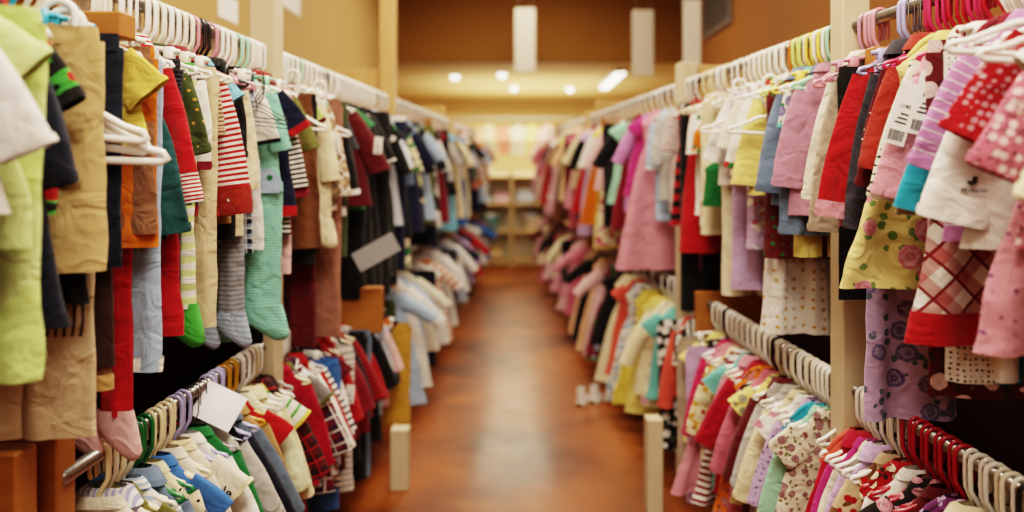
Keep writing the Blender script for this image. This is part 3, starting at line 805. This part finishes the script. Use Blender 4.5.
for rail, near, far, a, b in (('UL', UL, UL_FAR, 4.6, 11.0), ('UR', UR, UR_FAR, 4.42, 11.0), ('LL', LL, LL_FAR, 4.75, 10.6), ('LR', LR, LR_FAR, 4.85, 10.6)):
    items = parse(rail, near, far, a, b); 
    if rail == 'LL':
        for g in items:
            if 'far' not in g['opt']: g['d'] = 1.71 + (g['d'] - 1.5) * (4.42 - 1.71) / 2.92
    items.sort(key=lambda g: g['d'])
    for c, h in AVOID[rail]:                       # clothes are pushed clear of posts and arms
        lo = [g for g in items if c - h * 2.6 < g['d'] <= c]; hi = [g for g in items if c < g['d'] < c + h * 2.6]
        for g in lo: g['d'] = (c - h * 2.6) + (g['d'] - (c - h * 2.6)) * 1.6 / 2.6
        for g in hi: g['d'] = (c + h * 2.6) - ((c + h * 2.6) - g['d']) * 1.6 / 2.6
    place(rail, items)
    for g in items: G[g['name']] = g
HQ.sort(key=lambda q: q[0])
for q in HQ[:286]: add_hanger(*q[1], **q[2])
far_h = MB()
for q in HQ[286:]:        # the remaining small blurred hooks, one mass
    side, tier, d, st, hc, lab, yaw = q[1]; sg = -1 if side == 'L' else 1; zz = (ZU if tier == 'U' else ZL) + .0007
    mm = Matrix.Translation((sg * rail_x(side, d), d, zz)) @ Matrix.Rotation((yaw if side == 'L' else PI - yaw) + rail_turn(side), 4, 'Z')
    t0 = MB().pipe(hook_path(), .0054, 6); t0.pipe([(-.11, 0, ZC - .06), (0, 0, ZC - .004), (.11, 0, ZC - .06)], .0054, 6)
    far_h.add([tuple(mm @ Vector(p)) for p in t0.v], t0.f, t0.uv)
tag(far_h.build('clothes_hangers', plain('hanger_white', 'white', .32, 0, 0, .3)), 'mass of small blurred white hangers at the far ends of the rails', 'clothes hangers', None, 'stuff')
#@@EXTRA@@
# ------------------------------------------------------------------ details on single garments
def front_y(root, x, z, fs, rx=.03, rz=.02):
    best = 0
    for c in list(root.children) + [k for q in root.children for k in q.children]:
        if c.type != 'MESH': continue
        for v in c.data.vertices:
            if abs(v.co.x - x) < rx and abs(v.co.z - z) < rz: best = max(best, v.co.y * fs)
    return fs * (best + .0025)
def shape(pts, y0, fs, name, mat, root, loc):
    mb = MB(); n = len(pts); t = .002
    vs = [(x, 0, z) for x, z in pts] + [(x, fs * t, z) for x, z in pts]
    mb.add(vs, [tuple(range(n)), tuple(range(2 * n - 1, n - 1, -1))] + [(i, (i + 1) % n, n + (i + 1) % n, n + i) for i in range(n)])
    return mb.build(name, mat, root, False, (loc[0], y0, loc[1]))
def flat_text(body, size, mat, name, root, x, z, y, fs, roll=0.0):
    rz = 0 if fs < 0 else PI
    return text_mesh(body, size, mat, name, root, (x, y, z), (PI / 2, roll, rz))
# duck emblem on the white top
g = G['white top with black duck emblem']; ro = g['root']; blk = plain('emblem_black', 'black', .7)
ex, ez = g['R'] - .068, -.425; yy = front_y(ro, ex, ez, 1) + .001
duck = [(.0, .0), (.006, -.002), (.011, .002), (.012, .007), (.009, .008), (.005, .006), (.003, .009), (.003, .013), (-.001, .016), (-.005, .014), (-.0085, .0125), (-.005, .011), (-.006, .006), (-.004, .002)]
shape(duck, yy, 1, 'duck_emblem', blk, ro, (ex, ez + .006))
flat_text('Myducks', .0125, blk, 'lettering', ro, ex, ez - .004, yy + .001, 1)
# lettering on the cream tee
g = G['cream t-shirt with red and black lettering']; ro = g['root']
tx, tz = .118, -.205; yy = front_y(ro, tx, tz, -1)
flat_text('L', .05, plain('print_red', 'red', .8), 'red_letter', ro, tx - .035, tz + .012, yy - .002, -1, .35)
flat_text('ittle', .038, blk, 'lettering', ro, tx + .02, tz - .006, yy - .002, -1, .35)
# dinosaur patch
g = G['mint green striped sleepsuit with blue dinosaur patch']; ro = g['root']
px_, pz_ = .10, -.45; yy = front_y(ro, px_, pz_, -1)
sp = [(-.045, -.03), (.04, -.03), (.047, -.01), (.043, .01), (.034, .028), (.02, .043), (.008, .05), (-.004, .056), (-.01, .046), (-.02, .046), (-.022, .034), (-.034, .03), (-.034, .016), (-.046, .008), (-.044, -.006), (-.055, -.014)]
shape([(x * .95, z * .95) for x, z in sp], yy, -1, 'dinosaur_patch', cloth('s:powder'), ro, (px_, pz_))
MB().pipe([(0, 0, 0), (0, -.0025, 0)], .009, 12).build('dinosaur_eye', cloth('s:green'), ro, False, (px_ + .008, yy - .002, pz_ + .02))
# bright appliques on the black top
g = G['black top with bright green appliques']; ro = g['root']
for (ax, az, c, r) in ((.128, -.20, 'kelly', .017), (.108, -.17, 'yellow', .012), (.122, -.245, 'sky', .011), (.14, -.28, 'lime', .014), (.115, -.30, 'brick', .015), (.10, -.22, 'kelly', .012)):
    yy = front_y(ro, ax, az, -1)
    pts = [(r * (1 if k % 2 else .55) * math.cos(k * PI / 6), r * (1 if k % 2 else .55) * math.sin(k * PI / 6)) for k in range(12)]
    shape(pts, yy - .003, -1, 'flower_applique', cloth('s:' + c), ro, (ax, az))
# pale snaps on the navy coat
g = G['navy blue coat with pale snaps']; ro = g['root']
for k in range(4):
    sx_, sz_ = g['R'] - .035 - .004 * k, -.2 - .075 * k
    yy = front_y(ro, sx_, sz_, -1, .03, .03)
    MB().pipe([(0, 0, 0), (0, -.004, 0)], .009, 10).build('snap', plain('snap_pale', 'offwhite', .3), ro, True, (sx_, yy, sz_))
# paper price tags
paper = plain('tag_paper', 'white', .7); dark = plain('tag_ink', 'soft', .7)
def price_tag(ro, x, z, fs, w, h, roll, y, lines=True, num='1140'):
    e = MB().box(-w / 2, w / 2, -.0006, .0006, -h / 2, h / 2).build('price_tag', paper, ro, False, (x, y, z)); e.rotation_euler = (0, roll, 0)
    mb = MB(); xx = -w * .36; r2 = random.Random(3)
    while xx < w * .36:
        q = r2.uniform(.0008, .002); mb.box(xx, xx + q, fs * .0007, fs * .0012, -h * .44, -h * .27); xx += q + r2.uniform(.0007, .0016)
    mb.build('barcode', dark, e, False)
    flat_text(num, w * .26, dark, 'printed_number', e, 0, h * .12, fs * .0012, fs)
    if lines:
        mb = MB()
        for k in range(3): mb.box(-w * .3, w * (.1 + .08 * k), fs * .0007, fs * .0012, -h * (.02 + .07 * k), -h * (.0 + .07 * k) + .001)
        mb.build('printed_lines', dark, e, False)
    return e
g = G['pink ribbed sweater with white price tags']; ro = g['root']
yy = front_y(ro, .17, -.27, 1, .05, .08)
price_tag(ro, .190, -.28, 1, .042, .13, -.30, yy + .006, num='1140')
price_tag(ro, .150, -.26, 1, .042, .13, -.24, yy + .012, num='718')
g = G['wine red knitted cardigan']; ro = g['root']; yy = front_y(ro, g['R'] - .05, -.38, -1, .05, .08)
price_tag(ro, g['R'] - .045, -.36, -1, .045, .14, 0.05, yy - .004, num='205')
for nm in ('large maroon t-shirt', 'beige plaid shirt', 'powder blue tee with white trim', 'red hooded sweatshirt'):
    ro = G[nm]['root']; fs_ = -1 if G[nm]['rail'][1] == 'L' else 1
    xx = G[nm]['R'] - .03; yy = front_y(ro, xx, -.3, fs_, .06, .1)
    price_tag(ro, xx, -.31, fs_, .035, .075, .1, yy + fs_ * .004, num='90')

# ------------------------------------------------------------------ loose bits among the clothes
def bare_hanger(side, d, z, off, yaw, sc_, label, colour='white', style='plastic', tilt=0.0):
    o = add_hanger(side, 'U', d, style, colour, label, yaw, scale=sc_)
    o.location.z = z; o.location.x += off if side == 'L' else -off; o.rotation_euler.y = tilt; o.scale = (sc_, 1, sc_)
    return o
bare_hanger('L', 1.492, 1.84, .075, .3, 1.35, 'bare white hanger hooked low beside the khaki cargo trousers, topmost of three', tilt=.08)
bare_hanger('L', 1.50, 1.825, .085, .38, 1.35, 'bare white hanger hooked low beside the khaki cargo trousers, middle of three', tilt=.12)
bare_hanger('L', 1.508, 1.80, .085, .3, 1.4, 'bare white hanger hooked low beside the khaki cargo trousers, lowest of three', tilt=.02)
bare_hanger('L', 2.87, 1.87, .07, .2, 1.1, 'bare white hanger sticking out over the lime t-shirt with maroon collar', tilt=.1)
bare_hanger('L', 3.17, 1.86, .08, .3, 1.1, 'bare white hanger sticking out over the beige plaid shirt', tilt=.1)
for k in range(3): bare_hanger('L', 2.415 + .006 * k, 1.83 - .012 * k, .11, .1 + .1 * k, .8, 'bare black wire hanger hanging over the white t-shirt with black trim, ' + ('frontmost', 'middle', 'rear')[k] + ' of three', 'soft', 'wire', .1)
bare_hanger('R', 2.66, 1.83, .08, .2, 1.05, 'bare white hanger sticking out above the butter yellow t-shirt', tilt=-.05)
bare_hanger('R', 2.90, 1.84, .10, .3, 1.05, 'bare white hanger sticking out over the lilac satin trousers', tilt=-.05)
bare_hanger('R', 1.375, 1.93, .09, .35, 1.1, 'bare white hanger sticking out over the red floral blouse with ruffles', tilt=-.1)
bare_hanger('R', 1.345, 1.91, .06, .2, 1.1, 'bare white hanger sticking out beside the turquoise blue leggings', tilt=-.1)
card = MB().box(-.1, .1, -.001, .001, -.045, .045).build('card_sign', plain('grey_card', (.30, .29, .29), .7), None, False, (-.655, 3.52, 1.165))
card.rotation_euler = (0, -.50, .1); tag(card, 'blank grey card pinned against the black clothes on the upper rail', 'card')
mb = patch(-.06, .06, -.055, .055, -.001, None, .008, 6, 6)
pc = mb.build('paper_sheet', plain('paper_lilac', (.72, .69, .74), .7), None, True, (-.865, 2.26, .875)); pc.rotation_euler = (-.75, .5, .15)
tag(pc, 'blank white paper sheet lying over hangers on the lower dark-clothes rail', 'paper')

# ------------------------------------------------------------------ the racks
pine = wood('pine', hx('d9b27a'), hx('b98a4c'), (9, 9, 1.2)); pale_pine = wood('pale_pine', hx('d8c8aa'), hx('c2ac88'), (9, 9, 1))
oak = wood('orange_pine', hx('b9783a'), hx('8f5423'), (1.5, 9, 9)); redwood = wood('dark_board', hx('4a2417'), hx('2c140d'), (2, 9, .8))
steel_m = plain('rail_steel', (.35, .34, .33), .3, .9)
def rack(side, name_label, posts, arms, legs, boards):
    s = -1 if side == 'L' else 1
    r = empty('clothes_rack', (s * RX, D0, 0), rail_turn(side)); oy = -D0; ox = -s * RX
    def bx(x0, x1, y0, y1, z0, z1, nm, m, bev=.004):
        xa, xb = sorted((s * x0, s * x1))
        return MB().box(xa + ox, xb + ox, y0 + oy, y1 + oy, z0, z1, bev).build(nm, m, r, False)
    low0 = 1.62 if side == 'L' else 1.1
    MB().pipe([(0, .7 + oy, ZU), (0, 6 + oy, ZU), (0, Y_END + oy, ZU)], RR, 14).build('upper_rail', steel_m, r)
    MB().pipe([(0, low0 + oy, ZL), (0, 6 + oy, ZL), (0, Y_END + oy, ZL)], RR, 14).build('lower_rail', steel_m, r)
    for d, h, q in posts: bx(RX - q, RX + q, d - q, d + q, 0, h, 'post', pine if d > 4 else pale_pine)
    for a in arms: bx(*a, 'arm', oak)
    for a in legs: bx(*a, 'leg', pale_pine)
    for a in boards: bx(*a, 'cross_board', pine)
    bx(1.28, 1.32, .3, Y_END, .02, 1.78, 'back_panel', redwood)  # dark wood behind left clothes; added along both racks to keep gaps dark
    bx(.95, 1.28, .3, Y_END, .04, .08, 'base_shelf', redwood)
    tag(r, name_label, 'clothes rack'); return r
rack('L', 'wooden two-tier rack with pale posts along the tan wall, filled with dark clothes', ((2.8, 3.78, .045), (4.92, 3.78, .045), (7.9, 2.0, .045), (10.4, 2.0, .045)),
     [(.785, 1.3, 1.60, 1.66, 1.815, 1.868), (.895, 1.3, 1.575, 1.62, 1.87, 1.93), (.915, 1.3, 1.60, 1.665, .78, 1.03), (.918, 1.3, 1.48, 1.545, .78, 1.025),
      (.705, 1.3, 3.70, 3.76, .77, .98), (.86, 1.3, 6.3, 6.36, 1.82, 1.9), (.86, 1.3, 8.55, 8.6, 1.82, 1.9)],
     [(.60, .685, 3.80, 3.88, 0, .29)], [(.965, 1.55, 4.90, 4.94, 1.85, 2.13), (.965, 1.4, 7.88, 7.92, 1.83, 2.1)])
rack('R', 'wooden two-tier rack with pale posts, filled with pink and red girls clothes', ((2.27, 3.78, .04), (3.98, 2.05, .045), (7.1, 2.0, .045), (9.6, 2.0, .045)),
     [(.87, 1.3, 2.04, 2.09, 1.80, 1.86), (.865, 1.3, 3.60, 3.65, .79, .975), (.86, 1.3, 6.2, 6.26, 1.82, 1.9)],
     [(.63, .70, 3.56, 3.64, 0, .42)], [(.965, 1.86, 3.96, 4.0, 1.83, 2.04), (.965, 1.86, 7.08, 7.12, 1.84, 2.1)])

# ------------------------------------------------------------------ the room
def struct(name, x0, x1, y0, y1, z0, z1, mat):
    o = MB().box(x0, x1, y0, y1, z0, z1).build(name, mat, None, False); o['kind'] = 'structure'; return o
def floor_mat():
    m, nt, b = newmat('polished_floor'); t = NT(nt); tc = t.n('ShaderNodeTexCoord').outputs['Object']
    n1 = t.noise(tc, 1.3, 5, .8); n2 = t.noise(tc, 7, 4, .5)
    c = t.mix(t.m('MULTIPLY_ADD', n1.outputs[0], 2.6, -.8), hx('3c1706'), hx('a85c22')); c = t.mix(t.m('MULTIPLY', n2.outputs[0], .5), c, hx('5e2a10'))  # blotches widened so the colour also carries dark shadows and bright patches
    t.set(b.inputs['Base Color'], c); t.set(b.inputs['Roughness'], t.m('MULTIPLY_ADD', n2.outputs[0], .25, .26)); b.inputs['Coat Weight'].default_value = .2; b.inputs['Coat Roughness'].default_value = .15
    return m
struct('floor', -3.2, 3.2, -3, 16.2, -.05, 0, floor_mat())
ochre = paint('ochre_plaster', hx('b8945f'), hx('a5814e'))
struct('wall_left', -1.72, -1.62, -3, 9.5, 0, 3.8, ochre)
struct('wall_right', 1.86, 1.96, -3, 9.5, 0, 3.8, paint('rust_plaster', hx('8a5418'), hx('744412')))
struct('wall_rear', -1.72, 1.96, -3.1, -3, 0, 3.8, ochre)
struct('ceiling', -1.72, 1.96, -3, 9.7, 3.8, 3.9, paint('ceiling_paint', hx('c9bda5'), hx('bfb197')))
struct('wall_upper', -1.72, 1.96, 9.5, 9.62, 2.74, 3.8, paint('brown_plaster', hx('8c5f20'), hx('744a14')))
struct('wall_far', -3.2, 3.2, 16.1, 16.2, 0, 2.9, paint('cream_plaster', hx('dcc896'), hx('d2ba80')))
struct('wall_far_left', -3.2, -3.1, 9.6, 16.1, 0, 2.9, ochre)
struct('wall_far_right', 3.1, 3.2, 9.6, 16.1, 0, 2.9, ochre)
struct('wall_return_left', -3.2, -1.62, 9.5, 9.62, 0, 2.9, ochre)
struct('wall_return_right', 1.86, 3.2, 9.5, 9.62, 0, 2.9, ochre)
struct('ceiling_far', -3.2, 3.2, 9.62, 16.2, 2.76, 2.86, paint('far_ceiling_paint', hx('d8c08a'), hx('c9ae72')))
# vent on the rust wall
v = empty('air_vent', (1.86, 7.7, 3.02))
MB().box(-.03, 0, -.55, .55, -.22, .25, .004).build('frame', plain('vent_frame', (.14, .11, .09), .6), v, False)
MB().box(-.034, -.03, -.47, .47, -.16, .19).build('backing', plain('vent_dark', (.02, .02, .02), .7), v, False)
for k in range(6): MB().box(-.045, -.032, -.47, .47, -.14 + .056 * k, -.125 + .056 * k).build('slat', plain('vent_frame', (.14, .11, .09), .6), v, False)
tag(v, 'dark rectangular air vent high on the rust brown wall', 'vent')
# papers on the tan wall
for (y0, y1, z0, z1, lab) in ((4.22, 4.5, 2.33, 2.46, 'small blank white paper on the tan wall just before the first post'), (5.15, 5.75, 2.60, 2.9, 'larger blank white paper high on the tan wall past the first post')):
    o = MB().box(-1.624, -1.616, y0, y1, z0, z1).build('paper_sheet', plain('paper_white', 'white', .7), None, False); tag(o, lab, 'paper')
# hanging signs
sg = plain('sign_board', (.50, .43, .35), .7)
for (px, d, w, yt, yb, lab) in ((692, 5.2, .115, 0, 68, 'blank white banner hanging nearest, over the pink clothes rack'), (643, 7.6, .2, 10, 76, 'blank white banner hanging over the aisle side of the pink clothes rack'),
                                (525, 8.6, .22, 8, 72, 'blank white banner hanging over the middle of the aisle')):
    x = (px - CX) * d / FPX; zt = EYE + (CY - yt) * d / FPX; zb = EYE + (CY - yb) * d / FPX
    r = empty('hanging_banner', (x, d, zb)); h = zt - zb
    MB().box(-w / 2, w / 2, -.008, .008, 0, h, .003).build('panel', sg, r, False)
    for s in (-1, 1): MB().pipe([(s * w * .35, 0, h - .01), (s * w * .35, 0, 3.8 - zb)], .003, 6).build('cord', plain('cord_grey', 'grey', .6), r)
    tag(r, lab, 'banner', None)
# lights of the far room
lampm = plain('lamp_glow', (1, .93, .78), .5, 0, 4)
def fixture(x, y0, y1, lab, w=.09):
    r = empty('fluorescent_light', (x, (y0 + y1) / 2, 2.763)); h = (y1 - y0) / 2
    MB().box(-w, w, -h, h, -.05, 0, .005).build('housing', plain('lamp_housing', 'white', .4), r, False)
    for s in (-1, 1): MB().pipe([(s * w * .45, -h * .96, -.062), (s * w * .45, h * .96, -.062)], .018, 10).build('tube', lampm, r)
    tag(r, lab, 'ceiling light')
fixture(1.25, 10.4, 12.7, 'long lit fluorescent light over the far end, beside the pink clothes rack')
for (px, py, lab) in ((502, 76, 'small round lit ceiling lamp over the far end, nearest of four'), (514, 89, 'small round lit ceiling lamp over the far aisle, before the cream wall'), (570, 90, 'small round lit ceiling lamp near the long fluorescent light'), (455, 78, 'small round lit ceiling lamp above the dark clothes rack end')):
    z = 2.70; d = (z - EYE) * FPX / (CY - py); x = (px - CX) * d / FPX
    r = empty('ceiling_lamp', (x, d, 2.76))
    MB().lathe([(.03, 0), (.055, -.01), (.06, -.03)], 20).build('mount', plain('lamp_housing', 'white', .4), r)
    MB().lathe([(.055, -.03), (.058, -.05), (.04, -.08), (.015, -.09)], 20).build('globe', lampm, r)
    tag(r, lab, 'ceiling lamp')
# end of the aisle: shelves, bins and a facing row of clothes
SX, SY = -.2, 11.9
sh = empty('display_shelf', (SX, SY, 0)); shm = wood('shelf_wood', hx('cdb183'), hx('b3945f'), (1, 9, 9))
for x in (-.62, 0, .62): MB().box(x - .02, x + .02, -.22, .22, 0, 1.42, .003).build('upright', shm, sh, False)
for z in (.12, .52, .92, 1.32): MB().box(-.62, .62, -.22, .22, z - .015, z + .015, .003).build('shelf', shm, sh, False)
MB().box(-.62, .62, .2, .22, .02, 1.4).build('back_board', plain('shelf_back', 'ivory', .7), sh, False)
tag(sh, 'pale wooden display shelf standing across the far end of the aisle', 'shelf')
def folded(x, z, w, n, cols, lab):
    for k in range(n):
        h = .045; mb = MB().box(-w / 2, w / 2, -.14, .14, 0, h, .016)
        o = mb.build('folded_garment', cloth('s:' + cols[k % len(cols)]), None, True, (SX + x, SY - .05, z + .016 + k * (h + .001)))
        tag(o, f'folded {CNAME.get(cols[k % len(cols)], cols[k % len(cols)])} garment, {["bottom", "second", "third", "fourth", "top"][min(k, 4)]} in the {lab}', 'folded garment', 'folded clothes on the far shelf')
folded(-.42, .92, .26, 3, ['white', 'powder', 'cream'], 'stack on the upper shelf, dark-clothes end'); folded(-.14, .92, .22, 3, ['blush', 'white', 'pink'], 'stack on the upper shelf, near the middle')
folded(.2, .92, .26, 4, ['steel', 'white', 'powder', 'palegrey'], 'stack on the upper shelf past the middle'); folded(.48, .92, .2, 2, ['cream', 'peach'], 'stack at the open upper shelf end')
folded(-.3, .12, .3, 3, ['tan', 'cream', 'gold'], 'stack on the bottom shelf, dark-clothes end'); folded(.45, .12, .24, 3, ['stone', 'blush', 'cream'], 'stack at the open bottom shelf end')
def basket(x, y, z, col, lab, fill):
    r = empty('basket', (x, y, z))
    prof = [(.001, 0), (.12, 0), (.15, .2), (.158, .205), (.158, .215), (.145, .212), (.115, .012), (.001, .012)]
    MB().lathe(prof, 24).build('bowl', plain('basket_' + col, col, .5), r)
    for s in (-1, 1): MB().pipe([(s * .155, -.05, .2), (s * .18, -.03, .19), (s * .18, .03, .19), (s * .155, .05, .2)], .008, 6).build('handle', plain('basket_' + col, col, .5), r)
    tag(r, lab, 'basket')
    o = MB().lathe([(.02, .03), (.1, .03), (.125, .13), (.13, .19), (.09, .25), (.04, .265)], 16).build('soft_toy_bundle', cloth(fill), None, True, (x, y, z)); tag(o, 'bundle of soft cloth filling the ' + lab.split(' standing')[0], 'cloth bundle')
basket(SX - .32, SY - .02, .535, 'sky', 'pale blue round basket standing on the middle far shelf', 's:white'); basket(SX + .32, SY - .02, .535, 'white', 'white round basket standing on the middle far shelf', 's:powder')
basket(SX + .95, SY - .25, 0, 'powder', 'grey-blue round basket standing on the floor at aisle end', 's:offwhite')
# white shoes under the rack
for k in (0, 1):
    r = empty('shoe', ((.37 + .09 * k), 5.15 + .05 * k, 0), -.5)
    sole = MB(); up = MB(); pr = [(-.055, .022), (-.045, .03), (-.02, .03), (.02, .032), (.05, .034), (.075, .026), (.085, .01)]
    sole.add([(w, y, z) for z in (0, .018) for (y, w) in pr] + [(-w, y, z) for z in (0, .018) for (y, w) in pr],
             [(i, i + 1, i + 8, i + 7) for i in range(6)] + [(i + 14, i + 21, i + 22, i + 15) for i in range(6)] + [(i, i + 14, i + 15, i + 1) for i in range(6)] + [(i + 7, i + 8, i + 22, i + 21) for i in range(6)])
    sole.build('sole', plain('shoe_sole', 'offwhite', .6), r, False)
    tube([(0, .018, 0, .03, .066, 0, 0, .012), (0, .035, 0, .031, .066, 0, 0, .01), (0, .052, 0, .028, .05, 0, 0, -.006), (0, .075, 0, .024, .034, 0, 0, -.022), (0, .11, 0, .026, .034, 0, 0, -.024)], 18, 0, 3, 0, 5, .001, False).build('upper', cloth('s:white'), r)
    for j in range(2): MB().pipe([(-.02, .012 - .014 * j, .058 + .006 * j), (0, .012 - .014 * j, .066 + .007 * j), (.02, .012 - .014 * j, .058 + .006 * j)], .0025, 6).build('lace', cloth('s:offwhite'), r)
    tag(r, ('small white shoe on the floor under the pink clothes, nearer the aisle', 'small white shoe on the floor under the pink clothes, nearer the rack')[k], 'shoe', 'white shoes on the floor')
# facing row of clothes beyond the shelf
wr_ = empty('clothes_rail', (-.2, 13.3, 0))
MB().pipe([(-1.1, 0, 2.26), (1.1, 0, 2.26)], .016, 10).build('rail', steel_m, wr_)
for x in (-1.05, 1.05): MB().pipe([(x, 0, 0), (x, 0, 2.26)], .02, 10).build('upright', steel_m, wr_)
for x in (-1.05, 1.05): MB().box(x - .03, x + .03, -.3, .3, 0, .03, .004).build('foot_bar', steel_m, wr_, False)
tag(wr_, 'tall steel clothes rail standing beyond the display shelf', 'clothes rail')
for i, (k, c) in enumerate((('long', 'blush'), ('tee', 'peach'), ('dress', 'cream'), ('long', 'salmon'), ('tee', 'offwhite'), ('dress', 'pale'), ('long', 'blush'), ('tee', 'sand'), ('dress', 'peach'))):
    r = empty(KINDNAME[k], (-1.08 + .24 * i, 13.3 + (.03 if i % 2 else -.03), 2.26), 0)
    build_garment(k, r, .17, .24 if k == 'long' else .09, .5, .03, 's:' + c, None, -1, False, 700 + i, {})
    tag(r, f'{CNAME.get(c, c)} {KW[k]} facing the aisle on the far steel rail, {["first","second","third","fourth","fifth","sixth","seventh","eighth","ninth"][i]} along', KINDCAT[k], 'clothes on the far steel rail')

# ------------------------------------------------------------------ light
def area(loc, rot, sx_, sy_, e, col):
    l = bpy.data.lights.new('area', 'AREA'); l.shape = 'RECTANGLE'; l.size = sx_; l.size_y = sy_; l.energy = e; l.color = col
    o = bpy.data.objects.new('ceiling_or_fill_light', l); COL.objects.link(o); o.location = loc; o.rotation_euler = rot
    return o
W = (1, .87, .70)
area((0.15, .9, 3.6), (0, 0, 0), .8, 2.0, 112, W)
area((0, 3.8, 3.7), (0, 0, 0), .8, 2.2, 80, W)
area((0, 7.2, 3.7), (0, 0, 0), .8, 2.2, 80, (1, .86, .66))
area((0, -1.6, 2.7), (math.radians(68), 0, 0), 1.8, 1.2, 22, W)  # added front fill behind the camera, not a ceiling lamp
area((0, 13, 1.9), (PI, 0, 0), 2.5, 3, 60, (1, .88, .66)); area((.6, 11.3, 2.6), (0, 0, 0), 2.6, 2.2, 90, (1, .88, .66)); area((-.3, 14.3, 2.6), (0, 0, 0), 3, 2, 90, (1, .88, .66))  # first one is an added uplight that brightens the far ceiling
w = bpy.data.worlds.new('World'); sc.world = w; w.use_nodes = True
w.node_tree.nodes['Background'].inputs[0].default_value = (1, .86, .68, 1); w.node_tree.nodes['Background'].inputs[1].default_value = .045

# ------------------------------------------------------------------ camera
cd = bpy.data.cameras.new('camera'); cam = bpy.data.objects.new('camera', cd); COL.objects.link(cam)
cam.location = (0, 0, EYE); cam.rotation_euler = (PI / 2, 0, 0)
cd.sensor_width = 36; cd.lens = FPX / 1024 * 36; cd.shift_x = (512 - CX) / 1024; cd.shift_y = (CY - 256) / 1024
cd.clip_start = .05; cd.clip_end = 60
cd.dof.use_dof = True; cd.dof.focus_distance = 1.95; cd.dof.aperture_fstop = cd.lens / 1000 / .023; cd.dof.aperture_blades = 0
sc.camera = cam
sc.view_settings.view_transform = 'Filmic'; sc.view_settings.look = 'High Contrast'
sc.view_settings.exposure = .34
